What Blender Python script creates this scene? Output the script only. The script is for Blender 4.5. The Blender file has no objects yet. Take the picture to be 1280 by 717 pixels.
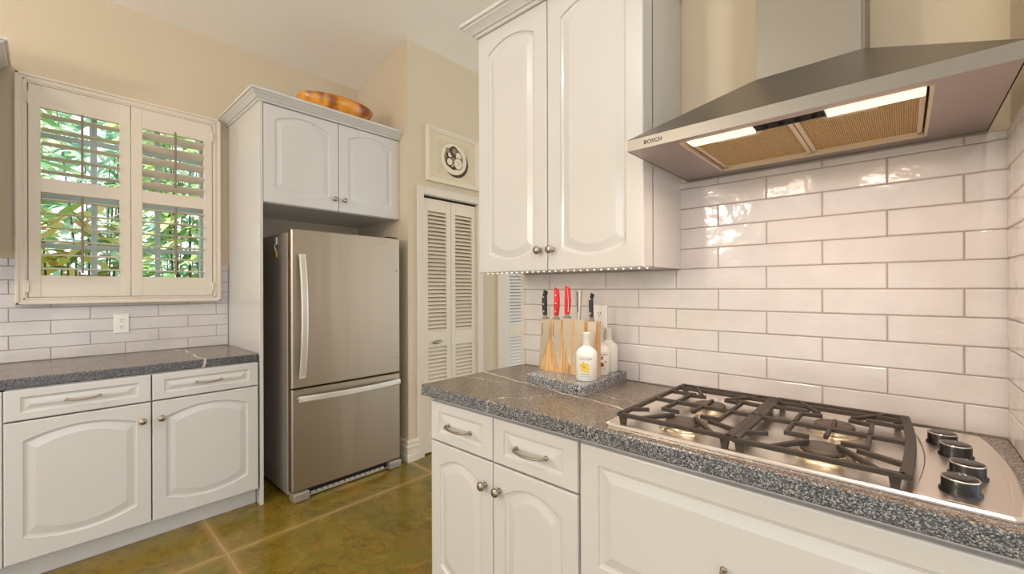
import bpy, bmesh, math, random
from mathutils import Vector, Matrix
random.seed(7)
PI = math.pi
SC = bpy.context.scene
COL = SC.collection

# ------------------------------------------------------------------ camera
cd = bpy.data.cameras.new('camera'); cam = bpy.data.objects.new('camera', cd); COL.objects.link(cam)
cd.sensor_width = 36.0; cd.lens = 535.0/1280*36; cd.shift_y = 2.0/1280; cd.clip_start = 0.02
cam.matrix_world = Matrix.Translation((0, 0, 1.30)) @ Matrix.Rotation(math.radians(42.43), 4, 'Z') @ Matrix.Rotation(PI/2, 4, 'X') @ Matrix.Rotation(-0.003, 4, 'Z')
SC.camera = cam

# ------------------------------------------------------------------ exposure, world, sun
SC.view_settings.view_transform = 'Standard'
SC.view_settings.look = 'None'
SC.view_settings.gamma = 1.0
SC.view_settings.use_curve_mapping = False
SC.view_settings.exposure = 0.08
W_STRENGTH = 1.75
SUN_E = 10.0
HOOD_W = 1.6
LED_W = 1.0
CAN_W = 14.0
ADDED_PENDANT_L = 130.0
w = bpy.data.worlds.new('sky'); SC.world = w; w.use_nodes = True
bg = w.node_tree.nodes['Background']
bg.inputs['Color'].default_value = (0.92, 0.97, 1.03, 1); bg.inputs['Strength'].default_value = W_STRENGTH
sd = bpy.data.lights.new('sun', 'SUN'); sd.energy = SUN_E; sd.angle = 0.02; sd.color = (1, .95, .86)
sun = bpy.data.objects.new('sun', sd); COL.objects.link(sun)
sun.rotation_euler = Vector((-0.35, 0.30, -1.0)).to_track_quat('-Z', 'Y').to_euler()

# ------------------------------------------------------------------ materials
def lin(r, g, b):
    f = lambda c: (c/255/12.92 if c/255 <= .04045 else ((c/255+.055)/1.055)**2.4)
    return (f(r), f(g), f(b), 1)
class NT:
    def __init__(s, name):
        s.m = bpy.data.materials.new(name); s.m.use_nodes = True
        s.t = s.m.node_tree; s.b = s.t.nodes['Principled BSDF']
    def n(s, kind, **kw):
        o = s.t.nodes.new(kind)
        for k, v in kw.items():
            if k in o.inputs.keys() if hasattr(o.inputs, 'keys') else False: o.inputs[k].default_value = v
            else: setattr(o, k, v)
        return o
    def l(s, a, b): s.t.links.new(a, b)
    def coord(s, scale=None):
        tc = s.n('ShaderNodeTexCoord'); o = tc.outputs['Object']
        if scale:
            mp = s.n('ShaderNodeMapping'); mp.inputs['Scale'].default_value = scale; s.l(o, mp.inputs['Vector']); o = mp.outputs['Vector']
        return o
    def noise(s, vec, scale, detail=3, rough=.5, dist=0):
        o = s.n('ShaderNodeTexNoise'); s.l(vec, o.inputs['Vector'])
        o.inputs['Scale'].default_value = scale; o.inputs['Detail'].default_value = detail
        o.inputs['Roughness'].default_value = rough; o.inputs['Distortion'].default_value = dist
        return o.outputs['Fac']
    def ramp(s, fac, stops, interp='LINEAR'):
        r = s.n('ShaderNodeValToRGB'); r.color_ramp.interpolation = interp
        e = r.color_ramp.elements
        while len(e) < len(stops): e.new(.5)
        for k, (p, c) in enumerate(stops):
            e[k].position = p; e[k].color = c if len(c) == 4 else (*c, 1)
        s.l(fac, r.inputs['Fac']); return r.outputs['Color']
    def math(s, op, a, b=None, c=None):
        o = s.n('ShaderNodeMath', operation=op)
        for k, x in enumerate((a, b, c)):
            if x is None: continue
            if isinstance(x, (int, float)): o.inputs[k].default_value = x
            else: s.l(x, o.inputs[k])
        return o.outputs[0]
    def mix(s, fac, a, b):
        o = s.n('ShaderNodeMix', data_type='RGBA')
        for sock, x in ((o.inputs[0], fac), (o.inputs[6], a), (o.inputs[7], b)):
            if isinstance(x, (int, float)): sock.default_value = x
            elif isinstance(x, tuple): sock.default_value = x
            else: s.l(x, sock)
        return o.outputs[2]
    def bump(s, h, strength=.2, dist=.01):
        o = s.n('ShaderNodeBump'); o.inputs['Strength'].default_value = strength; o.inputs['Distance'].default_value = dist
        s.l(h, o.inputs['Height']); s.l(o.outputs['Normal'], s.b.inputs['Normal'])
    def set(s, **kw):
        for k, v in kw.items():
            k = k.replace('_', ' ')
            if isinstance(v, (int, float, tuple)): s.b.inputs[k].default_value = v
            else: s.l(v, s.b.inputs[k])
        return s

def plain(name, col, rough=.5, metal=0, mott=.04, nscale=6, coat=0, bump=0, bscale=200):
    t = NT(name); co = t.coord()
    f = t.noise(co, nscale, 3)
    a = tuple(min(1, c*(1-mott)) for c in col[:3])+(1,); b = tuple(min(1, c*(1+mott)) for c in col[:3])+(1,)
    t.set(Base_Color=t.ramp(f, [(.3, a), (.7, b)]), Roughness=rough, Metallic=metal)
    if coat: t.set(Coat_Weight=coat, Coat_Roughness=.12)
    if bump: t.bump(t.noise(co, bscale, 2), bump, .002)
    return t.m
M = {}
M['wall'] = plain('beige_wall_paint', lin(214, 199, 174), .75, mott=.015, nscale=2, bump=.12, bscale=260)
M['ceiling'] = plain('ceiling_paint', lin(250, 246, 238), .85, mott=.015, nscale=2, bump=.35, bscale=120)
M['white'] = plain('white_cabinet_paint', lin(213, 210, 207), .25, mott=.008, nscale=3, coat=.4)
M['trimwhite'] = plain('trim_paint', lin(224, 214, 198), .4, mott=.01, nscale=3)
M['shutter'] = plain('shutter_paint', lin(224, 213, 198), .4, mott=.01, nscale=3)
M['rod'] = plain('taupe_rod', lin(140, 124, 110), .5, mott=.02)  # tilt rods, darker than the shutter panels
M['closet'] = plain('cream_louver_paint', lin(230, 218, 197), .5, mott=.01, nscale=3)
M['tile'] = plain('white_glazed_tile', lin(240, 237, 235), .12, mott=.02, nscale=5, bump=.0)
t = NT('white_glazed_tile_wavy'); co = t.coord(); f = t.noise(co, 7, 3)
t.set(Base_Color=t.ramp(f, [(.3, lin(206, 200, 198)), (.7, lin(216, 210, 208))]), Roughness=.12)
t.bump(t.noise(co, 12, 3, .5), .6, .006); M['tile'] = t.m
M['grout'] = plain('grey_grout', lin(160, 150, 143), .9, mott=.08, nscale=40)
M['black'] = plain('black_plastic', lin(22, 21, 21), .25, mott=.1)
M['rubber'] = plain('dark_gap_black', lin(18, 16, 15), .8, mott=.1)
M['iron'] = plain('cast_iron', lin(60, 50, 42), .55, mott=.2, nscale=60, bump=.3, bscale=400)
M['burnercap'] = plain('burner_cap_enamel', lin(84, 72, 62), .5, mott=.15, nscale=30)
M['alu'] = plain('burner_aluminium', lin(205, 190, 165), .35, 1, mott=.1)
M['nickel'] = plain('brushed_nickel', lin(172, 161, 147), .3, 1, mott=.05)
M['chromeline'] = plain('chrome_ring', lin(225, 222, 216), .15, 1, mott=.02)
M['plate'] = plain('outlet_plastic', lin(238, 235, 230), .35, mott=.01)
M['slot'] = plain('outlet_slot_dark', lin(60, 54, 50), .7, mott=.05)
M['redhandle'] = plain('red_handle', lin(200, 26, 28), .3, mott=.08, nscale=30)
M['blackhandle'] = plain('black_handle', lin(30, 29, 29), .35, mott=.1, nscale=30)
M['blade'] = plain('knife_steel', lin(196, 188, 176), .3, 1, mott=.05, nscale=20)
M['mark'] = plain('blade_etching', lin(110, 104, 98), .5, mott=.05)
M['bottle'] = plain('white_glazed_bottle', lin(240, 236, 228), .15, mott=.015, nscale=10)
M['bottleneck'] = plain('greyish_glass_neck', lin(214, 209, 202), .1, mott=.03, nscale=20)
M['inkgrey'] = plain('label_ink_grey', lin(120, 118, 124), .6, mott=.05)
M['inkyellow'] = plain('label_ink_yellow', lin(226, 196, 84), .6, mott=.12, nscale=120)
M['inkbrown'] = plain('label_ink_brown', lin(120, 78, 58), .6, mott=.12, nscale=120)
M['inkpink'] = plain('label_ink_pink', lin(204, 150, 120), .6, mott=.12, nscale=120)
M['gold'] = plain('brass_tag', lin(190, 160, 90), .35, .8, mott=.05)
M['mat'] = plain('cream_mat_board', lin(222, 208, 180), .8, mott=.02)
M['print'] = plain('cream_print_paper', lin(216, 202, 170), .8, mott=.06, nscale=30)
M['sepia'] = plain('sepia_ink', lin(74, 58, 42), .8, mott=.25, nscale=60)
M['sepiamid'] = plain('sepia_wash', lin(150, 132, 104), .8, mott=.2, nscale=60)
M['creamink'] = plain('pale_plate_ink', lin(234, 224, 200), .8, mott=.03, nscale=40)
M['hoodframe'] = plain('hood_inner_frame', lin(226, 206, 180), .4, .3, mott=.04)
M['sash'] = plain('window_sash_white', lin(205, 218, 226), .5, mott=.02)
M['fascia'] = plain('roof_shingle_brown', lin(110, 96, 84), .9, mott=.1)
M['lawn'] = plain('lawn_green', lin(96, 122, 60), .9, mott=.3, nscale=8)
M['bark'] = plain('bark_brown', lin(112, 92, 72), .9, mott=.3, nscale=30)

def steel(name, col, rough, sx, bumpy=.04):
    t = NT(name); co = t.coord(sx)
    f = t.noise(co, 1.0, 3, .6)
    a = tuple(c*.96 for c in col[:3])+(1,)
    t.set(Base_Color=t.ramp(f, [(.3, a), (.7, col)]), Metallic=1.0, Roughness=rough)
    t.bump(f, bumpy, .0006)
    return t.m
M['steel_h'] = steel('brushed_steel_horizontal', lin(146, 141, 134), .34, (6, 6, 900))
M['steel_duct'] = steel('chimney_steel', lin(146, 140, 131), .42, (6, 6, 900))
M['steel_fridge'] = steel('fridge_steel', lin(180, 166, 147), .42, (8, 8, 700), .0)
_m = M['steel_fridge']; _t = _m.node_tree; _b = _t.nodes['Principled BSDF']
_n = _t.nodes.new('ShaderNodeTexNoise'); _c = _t.nodes.new('ShaderNodeTexCoord'); _p = _t.nodes.new('ShaderNodeMapping'); _p.inputs['Scale'].default_value = (1, 9, .7)
_t.links.new(_c.outputs['Object'], _p.inputs['Vector']); _t.links.new(_p.outputs['Vector'], _n.inputs['Vector']); _n.inputs['Scale'].default_value = 1.0; _n.inputs['Detail'].default_value = 1
_u = _t.nodes.new('ShaderNodeBump'); _u.inputs['Strength'].default_value = 1.0; _u.inputs['Distance'].default_value = .006
_t.links.new(_n.outputs['Fac'], _u.inputs['Height']); _t.links.new(_u.outputs['Normal'], _b.inputs['Normal'])
M['steel_side'] = plain('fridge_side_grey', lin(172, 165, 156), .38, .5, mott=.03, nscale=4)
M['steel_top'] = steel('cooktop_steel', lin(240, 231, 222), .31, (8, 500, 8), .02)
M['steel_bright'] = plain('handle_steel', lin(226, 222, 213), .32, .55, mott=.01)
M['steel_under'] = steel('hood_underside_steel', lin(176, 162, 157), .40, (8, 400, 8), .03)

def emit(name, col, s):
    t = NT(name); t.set(Base_Color=col, Emission_Color=col, Emission_Strength=s); return t.m
M['lampwarm'] = emit('hood_lamp_glow', (1.0, .84, .62, 1), 1.05)
M['led'] = emit('led_glow', (1.0, .84, .58, 1), 2.5)
M['canglow'] = emit('unseen_downlight_glow', (1.0, .93, .82, 1), 4.0)

def granite(name, veins, dk=1.0, top=False):  # top variant carries the warm light as brown tint; edges bluish like window light
    t = NT(name); co = t.coord()
    v = t.n('ShaderNodeTexVoronoi'); t.l(co, v.inputs['Vector']); v.inputs['Scale'].default_value = 430
    sp = t.n('ShaderNodeSeparateColor'); t.l(v.outputs['Color'], sp.inputs[0])
    c1 = t.ramp(sp.outputs[0], [(0, lin(30*dk, 32*dk, 36*dk)), (.4, lin(78*dk, 81*dk, 86*dk)), (.75, lin(128*dk, 130*dk, 134*dk)), (1, lin(206*dk, 205*dk, 202*dk))])
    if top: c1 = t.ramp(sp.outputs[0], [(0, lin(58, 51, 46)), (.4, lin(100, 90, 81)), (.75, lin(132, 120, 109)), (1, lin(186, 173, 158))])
    n2 = t.noise(co, 5, 4, .6)
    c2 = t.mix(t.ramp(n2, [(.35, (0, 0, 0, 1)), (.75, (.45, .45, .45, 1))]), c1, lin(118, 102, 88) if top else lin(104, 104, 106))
    sep = t.n('ShaderNodeSeparateXYZ'); t.l(co, sep.inputs[0])
    wob = t.math('SUBTRACT', t.noise(co, 9, 4, .6), .5)
    brk = t.noise(co, 16, 3, .6)
    col = c2
    for (ax, a, b, wid, amp, lo, hi, strength) in veins:      # ax 'x': y = a*x+b ; ax 'y': x = a*y+b
        p, q = (sep.outputs[0], sep.outputs[1]) if ax == 'x' else (sep.outputs[1], sep.outputs[0])
        d = t.math('ABSOLUTE', t.math('ADD', t.math('SUBTRACT', q, t.math('MULTIPLY_ADD', p, a, b)), t.math('MULTIPLY', wob, amp)))
        f = t.math('SUBTRACT', 1.0, t.math('DIVIDE', d, wid))
        f = t.math('MULTIPLY', t.math('MAXIMUM', f, 0.0), t.math('MULTIPLY', t.math('GREATER_THAN', p, lo), t.math('LESS_THAN', p, hi)))
        f = t.math('MINIMUM', t.math('MULTIPLY', t.math('MULTIPLY', f, 2.4), t.math('MULTIPLY_ADD', brk, 1.2, -.05)), 1.0)
        col = t.mix(t.math('MULTIPLY', f, strength), col, lin(226, 212, 196))
    t.set(Base_Color=col, Roughness=t.math('MULTIPLY_ADD', brk, .12, .16))
    return t.m

# wood
def wood(name, c1, c2, c3, scale, rough=.4):
    t = NT(name); co = t.coord(scale)
    f = t.noise(co, 1.0, 5, .6, .6)
    t.set(Base_Color=t.ramp(f, [(.25, c1), (.5, c2), (.75, c3)]), Roughness=rough)
    return t.m
M['blockwood'] = wood('striped_block_wood', lin(132, 82, 42), lin(206, 162, 110), lin(232, 200, 154), (62, 62, 3), .4)
t = NT('amber_bowl_wood'); co = t.coord((9, 3.2, 9)); f = t.noise(co, 1.0, 5, .55, 1.2)
base = t.ramp(f, [(.25, lin(176, 92, 22)), (.45, lin(222, 142, 38)), (.6, lin(236, 166, 60)), (.78, lin(206, 118, 30))])
f2 = t.noise(t.coord((3, 6, 3)), 1.0, 2, .5)
t.set(Base_Color=t.mix(t.ramp(f2, [(.58, (0, 0, 0, 1)), (.66, (.8, .8, .8, 1))]), base, lin(112, 34, 10)), Roughness=.25, Coat_Weight=.4)
M['bowlwood'] = t.m

# stained concrete floor with scored joints
t = NT('olive_stained_concrete'); co = t.coord()
f = t.noise(co, 1.5, 6, .62, .8); g = t.noise(co, 5.0, 6, .68, 1.4)
c = t.ramp(f, [(.30, lin(104, 84, 22)), (.43, lin(116, 106, 34)), (.50, lin(134, 108, 34)), (.57, lin(122, 110, 36)), (.68, lin(150, 112, 40))])
c = t.mix(t.ramp(g, [(.34, (.65, .65, .65, 1)), (.46, (0, 0, 0, 1))]), c, lin(88, 66, 16))
c = t.mix(t.ramp(g, [(.55, (0, 0, 0, 1)), (.70, (.45, .45, .45, 1))]), c, lin(166, 138, 56))
rg = t.math('ABSOLUTE', t.math('SUBTRACT', t.noise(co, 3.4, 7, .7, 1.0), .5))
c = t.mix(t.ramp(rg, [(.002, (.6, .6, .6, 1)), (.012, (0, 0, 0, 1))]), c, lin(82, 54, 12))
c = t.mix(t.ramp(t.noise(co, 30, 5, .65), [(.66, (0, 0, 0, 1)), (.74, (.7, .7, .7, 1))]), c, lin(190, 160, 84))
sep = t.n('ShaderNodeSeparateXYZ'); t.l(co, sep.inputs[0])
wb = t.math('MULTIPLY', t.math('SUBTRACT', t.noise(co, 12, 3), .5), .02)
def joint(sock, off, per):
    d = t.math('SUBTRACT', t.math('ADD', sock, wb), off)
    return t.math('ABSOLUTE', t.math('SUBTRACT', d, t.math('MULTIPLY', t.math('ROUND', t.math('DIVIDE', d, per)), per)))
d = t.math('MINIMUM', joint(sep.outputs[0], -2.46, 1.25), joint(sep.outputs[1], .605, 1.25))
edge = t.ramp(d, [(.012, (.85, .85, .85, 1)), (.035, (0, 0, 0, 1))])
c = t.mix(edge, c, lin(152, 122, 60))
c = t.mix(t.ramp(d, [(.003, (.8, .8, .8, 1)), (.007, (0, 0, 0, 1))]), c, lin(176, 150, 104))
t.set(Base_Color=c, Roughness=t.math('MULTIPLY_ADD', g, .2, .12))
t.bump(t.noise(co, 40, 3), .08, .004)
M['floor'] = t.m

# gold mesh filter
t = NT('gold_mesh_filter'); co = t.coord()
v = t.n('ShaderNodeTexWave', wave_type='BANDS', bands_direction='X'); t.l(co, v.inputs['Vector'])
v.inputs['Scale'].default_value = 75; v.inputs['Distortion'].default_value = 1.2; v.inputs['Detail'].default_value = 2
v2 = t.noise(co, 260, 2)
t.set(Base_Color=t.ramp(t.math('MULTIPLY_ADD', v.outputs['Fac'], .42, t.math('MULTIPLY', v2, .58)), [(.3, lin(170, 134, 84)), (.55, lin(214, 178, 120)), (.75, lin(236, 206, 152))]), Metallic=.35, Roughness=.5)
t.bump(t.math('ADD', v.outputs['Fac'], t.math('MULTIPLY', v2, .8)), .7, .003)
M['mesh'] = t.m

# glass
t = NT('window_glass'); t.set(Base_Color=(1, 1, 1, 1), Roughness=0.0, Transmission_Weight=1.0, IOR=1.01); M['glass'] = t.m

def leafmat(name, cols):
    t = NT(name); gnode = t.n('ShaderNodeNewGeometry')
    n = len(cols)
    colr = t.ramp(gnode.outputs['Random Per Island'], [(k/n, c) for k, c in enumerate(cols)], 'CONSTANT')
    t.set(Base_Color=colr, Roughness=.35)
    tr = t.n('ShaderNodeBsdfTranslucent'); t.l(colr, tr.inputs['Color'])
    mx = t.n('ShaderNodeMixShader'); mx.inputs[0].default_value = .45
    t.l(t.b.outputs[0], mx.inputs[1]); t.l(tr.outputs[0], mx.inputs[2])
    t.l(mx.outputs[0], t.t.nodes['Material Output'].inputs['Surface'])
    return t.m
M['leaf_a'] = leafmat('leaf_bright', [lin(164, 196, 128), lin(204, 220, 160), lin(138, 176, 124), lin(224, 228, 184), lin(124, 164, 124)])
M['leaf_b'] = leafmat('leaf_blue', [lin(146, 186, 172), lin(184, 212, 198), lin(124, 164, 138), lin(206, 224, 208)])
M['leaf_c'] = leafmat('leaf_croton', [lin(222, 216, 120), lin(160, 186, 100), lin(214, 164, 116), lin(124, 150, 92), lin(236, 228, 160)])

# ------------------------------------------------------------------ mesh helper
class MB:
    def __init__(s): s.v = []; s.f = []; s.sm = []; s.mi = []
    def add(s, verts, faces, smooth=False, mi=0):
        o = len(s.v); s.v += [Vector(p) for p in verts]
        for f in faces: s.f.append([i+o for i in f]); s.sm.append(smooth); s.mi.append(mi)
        return s
    def box(s, a, b, bev=0.0, mi=0):
        a = Vector(a); b = Vector(b)
        lo = Vector([min(a[k], b[k]) for k in range(3)]); hi = Vector([max(a[k], b[k]) for k in range(3)])
        if bev <= 0:
            x0, y0, z0 = lo; x1, y1, z1 = hi
            return s.add([(x0, y0, z0), (x1, y0, z0), (x1, y1, z0), (x0, y1, z0), (x0, y0, z1), (x1, y0, z1), (x1, y1, z1), (x0, y1, z1)],
                         [(0, 3, 2, 1), (4, 5, 6, 7), (0, 1, 5, 4), (1, 2, 6, 5), (2, 3, 7, 6), (3, 0, 4, 7)], mi=mi)
        bm = bmesh.new(); bmesh.ops.create_cube(bm, size=1)
        for v in bm.verts: v.co = Vector([lo[k]+(v.co[k]+.5)*(hi[k]-lo[k]) for k in range(3)])
        bmesh.ops.bevel(bm, geom=bm.edges[:], offset=min(bev, .45*min(hi-lo)), segments=2, profile=.5, affect='EDGES')
        return s.bm(bm, mi=mi)
    def bm(s, bm, mat=None, smooth=False, mi=0):
        bm.verts.index_update()
        s.add([(mat @ v.co if mat else v.co.copy()) for v in bm.verts], [[v.index for v in f.verts] for f in bm.faces], smooth, mi); bm.free(); return s
    def loops(s, loops, cap0=True, cap1=True, closed=True, smooth=False, mi=0):
        n = len(loops[0]); vs = [p for l in loops for p in l]; fs = []
        for k in range(len(loops)-1):
            for i in range(n if closed else n-1):
                j = (i+1) % n; fs.append((k*n+i, k*n+j, (k+1)*n+j, (k+1)*n+i))
        s.add(vs, fs, smooth, mi)
        if cap0: s.add(loops[0], [list(range(n))[::-1]], False, mi)
        if cap1: s.add(loops[-1], [list(range(n))], False, mi)
        return s
    def lathe(s, prof, O, axis=(0, 0, 1), n=24, smooth=True, mi=0):
        ax = Vector(axis).normalized(); u = ax.orthogonal().normalized(); v = ax.cross(u); O = Vector(O)
        L = [[O+ax*h+(u*math.cos(2*PI*i/n)+v*math.sin(2*PI*i/n))*max(r, 1e-5) for i in range(n)] for r, h in prof]
        return s.loops(L, True, True, True, smooth, mi)
    def tube(s, pts, r, n=8, smooth=True, mi=0, flat=None):
        pts = [Vector(p) for p in pts]; L = []
        ref = None
        for k, p in enumerate(pts):
            d = (pts[min(k+1, len(pts)-1)]-pts[max(k-1, 0)]).normalized()
            if ref is None: ref = (Vector((0, 0, 1)) if abs(d.z) < .9 else Vector((1, 0, 0)))
            a = d.cross(ref).normalized(); b = a.cross(d).normalized()
            rr = r[k] if isinstance(r, (list, tuple)) else r
            L.append([p+(a*math.cos(2*PI*i/n)+b*math.sin(2*PI*i/n)*(flat or 1))*rr for i in range(n)])
        return s.loops(L, True, True, True, smooth, mi)
    def bar(s, p, q, wd, ht, mi=0):
        """square bar from p to q, width wd (horizontal), height ht"""
        p = Vector(p); q = Vector(q); d = (q-p).normalized()
        a = d.cross(Vector((0, 0, 1))); a = a.normalized() if a.length > 1e-4 else Vector((1, 0, 0)); b = a.cross(d).normalized()
        c = .28
        prof = [(-1+c, -1), (1-c, -1), (1, -1+c), (1, 1-c), (1-c, 1), (-1+c, 1), (-1, 1-c), (-1, -1+c)]
        L = [[x+a*wd/2*i+b*ht/2*j for i, j in prof] for x in (p, q)]
        return s.loops(L, mi=mi)
    def prism(s, poly, z0, z1, mi=0, bev=0):
        L = [[Vector((x, y, z0)) for x, y in poly], [Vector((x, y, z1)) for x, y in poly]]
        return s.loops(L, mi=mi)
    def sweep(s, path, prof, up=Vector((0, 0, 1)), side=1, mi=0):
        """mitred sweep of profile (out, z) along a horizontal path; out is to the right of travel (side=1)"""
        P = [Vector(p) for p in path]; L = []
        for k, p in enumerate(P):
            ds = []
            if k > 0: ds.append((P[k]-P[k-1]).normalized())
            if k < len(P)-1: ds.append((P[k+1]-P[k]).normalized())
            ns = [Vector((d.y, -d.x, 0))*side for d in ds]
            if len(ns) == 2:
                m = (ns[0]+ns[1]).normalized(); m = m/max(.2, m.dot(ns[0]))
            else: m = ns[0]
            L.append([p+m*o+up*z for o, z in prof])
        return s.loops(L, mi=mi)
    def build(s, name, mats, parent=None, loc=None):
        """link as ONE mesh object; vertices are given in world space"""
        me = bpy.data.meshes.new(name)
        org = Vector(loc) if loc is not None else Vector((0, 0, 0))
        base = org
        if parent is not None: base = wpos(parent)+(org if loc is not None else Vector((0, 0, 0)))
        if parent is not None and loc is not None: base = Vector(loc)
        me.from_pydata([v-base for v in s.v], [], s.f)
        if not isinstance(mats, (list, tuple)): mats = [mats]
        for m in mats: me.materials.append(m)
        for p, a, b in zip(me.polygons, s.sm, s.mi): p.use_smooth = a; p.material_index = b
        bm = bmesh.new(); bm.from_mesh(me); bmesh.ops.recalc_face_normals(bm, faces=bm.faces[:]); bm.to_mesh(me); bm.free()
        o = bpy.data.objects.new(name, me); COL.objects.link(o)
        if parent is not None:
            o.parent = parent; o.location = base-wpos(parent)
        else: o.location = base
        return o
def wpos(o):
    p = Vector(o.location)
    while o.parent: o = o.parent; p = p+Vector(o.location)
    return p
def tag(o, label=None, cat=None, group=None, kind=None):
    if label: o['label'] = label
    if cat: o['category'] = cat
    if group: o['group'] = group
    if kind: o['kind'] = kind
    return o
def thing(name, label, cat, loc, group=None):
    o = bpy.data.objects.new(name, None); COL.objects.link(o); o.location = loc; o.empty_display_size = .05
    return tag(o, label, cat, group)
def dup(o, parent=None, loc=None):
    c = o.copy(); COL.objects.link(c); c.parent = parent
    if loc is not None: c.location = loc
    for ch in list(o.children): dup(ch, c)
    return c
def struct(name, mb, mats, parent=None, label=None):
    o = mb.build(name, mats, parent)
    if parent is None: o['kind'] = 'structure'
    if label: o['label'] = label
    return o

def warm_top(o, k=1):  # gives upward faces the granite with warm light painted in
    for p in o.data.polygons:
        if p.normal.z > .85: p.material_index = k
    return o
class Fr:
    """face frame: u to the right, v up, w outward"""
    def __init__(s, O, U, W): s.O = Vector(O); s.U = Vector(U); s.W = Vector(W)
    def __call__(s, u, v, w=0): return s.O+s.U*u+Vector((0, 0, 1))*v+s.W*w
def raised_door(mb, fr, u0, u1, v0, v1, w0, t=.02, mu=.055, mt=.05, mbm=.05, at=0, ab=0, n=18):
    def rect(i, w):
        return [fr(u0+i+(u1-u0-2*i)*k/n, v0+i, w) for k in range(n+1)]+[fr(u1-i-(u1-u0-2*i)*k/n, v1-i, w) for k in range(n+1)]
    def cont(i, w):
        a, b = u0+mu+i, u1-mu-i
        arc = lambda s: 1-(2*s-1)**2
        return [fr(a+(b-a)*k/n, v0+mbm+i-ab*arc(k/n), w) for k in range(n+1)]+[fr(b-(b-a)*k/n, v1-mt-i+at*arc(k/n), w) for k in range(n+1)]
    L = [rect(0, w0), rect(0, w0+t-.004), rect(.0015, w0+t-.0012), rect(.005, w0+t), cont(0, w0+t), cont(.003, w0+t-.0055), cont(.011, w0+t-.007), cont(.019, w0+t-.0055), cont(.040, w0+t-.0008)]
    mb.loops(L, False, False)
    last = L[-1]
    mb.add(last, [(k, k+1, 2*n-k, 2*n+1-k) for k in range(n)])
    b0 = L[0]; mb.add(b0, [(k, k+1, 2*n-k, 2*n+1-k) for k in range(n)])
    return mb
def knob(fr, u, v, w, parent, label=None):
    mb = MB(); mb.lathe([(.0, 0), (.010, 0), (.0085, .003), (.006, .007), (.0055, .013), (.010, .016), (.0155, .020), (.0165, .024), (.0150, .028), (.0100, .0315), (0, .033)], fr(u, v, w), fr.W, 20)
    return mb.build('knob', M['nickel'], parent)
def pull(fr, u, v, w, L, parent):
    mb = MB()
    pts = [fr(u-L/2, v, w+.0), fr(u-L/2, v, w+.018), fr(u-L/2+.008, v, w+.025)]
    for k in range(1, 8):
        s = k/8; pts.append(fr(u-L/2+.008+(L-.016)*s, v-.004*math.sin(PI*s), w+.025+.007*math.sin(PI*s)))
    pts += [fr(u+L/2-.008, v, w+.025), fr(u+L/2, v, w+.018), fr(u+L/2, v, w)]
    mb.tube(pts, .0042, 8)
    for e in (-1, 1): mb.lathe([(0, 0), (.0075, 0), (.0075, .003), (.005, .006), (0, .007)], fr(u+e*L/2, v, w), fr.W, 12)
    return mb.build('pull_handle', M['nickel'], parent)
CROWN = [(0, 0), (.006, 0), (.010, .004), (.012, .010), (.020, .013), (.024, .018), (.036, .030), (.046, .038), (.050, .044), (.058, .046), (.060, .050), (.060, .060), (0, .060)]

# ------------------------------------------------------------------ room shell
XL, XC, YS, YR = -3.506, -2.75, 1.662, 1.85     # window wall, closet wall, stove wall, fridge return wall
CS = .205
cz = lambda x: 3.03+CS*(x-XL)
b = MB(); b.box((XL-.2, -4, -.1), (4, 6, 0)); struct('floor', b, M['floor'])
b = MB()
for (xa, xb, za, zb) in ((XL-.6, .4, cz(XL-.6), cz(.4)), (.4, 4.2, cz(.4), cz(.4)-.78)):
    b.add([(xa, -4, za), (xb, -4, zb), (xb, 6, zb), (xa, 6, za), (xa, -4, za+.12), (xb, -4, zb+.12), (xb, 6, zb+.12), (xa, 6, za+.12)],
          [(0, 3, 2, 1), (4, 5, 6, 7), (0, 1, 5, 4), (1, 2, 6, 5), (2, 3, 7, 6), (3, 0, 4, 7)])
struct('ceiling', b, M['ceiling'])
# window wall with an opening
WY0, WY1, WZ0, WZ1 = -.055, .770, 1.262, 2.415
def wall_with_hole(fr, u0, u1, v0, v1, t, holes):
    b = MB()
    us = sorted({u0, u1, *[h[0] for h in holes], *[h[1] for h in holes]}); vs = sorted({v0, v1, *[h[2] for h in holes], *[h[3] for h in holes]})
    for i in range(len(us)-1):
        for j in range(len(vs)-1):
            cu, cv = (us[i]+us[i+1])/2, (vs[j]+vs[j+1])/2
            if any(h[0] < cu < h[1] and h[2] < cv < h[3] for h in holes): continue
            p = [fr(us[i], vs[j], 0), fr(us[i+1], vs[j], 0), fr(us[i+1], vs[j+1], 0), fr(us[i], vs[j+1], 0)]
            q = [x-fr.W*t for x in p]
            b.add(p+q, [(0, 1, 2, 3), (7, 6, 5, 4), (0, 4, 5, 1), (1, 5, 6, 2), (2, 6, 7, 3), (3, 7, 4, 0)])
    return b
frL = Fr((XL, 0, 0), (0, 1, 0), (1, 0, 0))
wl = struct('wall_left', wall_with_hole(frL, -4, YR+.1, 0, 3.04, .16, [(WY0, WY1, WZ0, WZ1)]), M['wall'])
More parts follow.
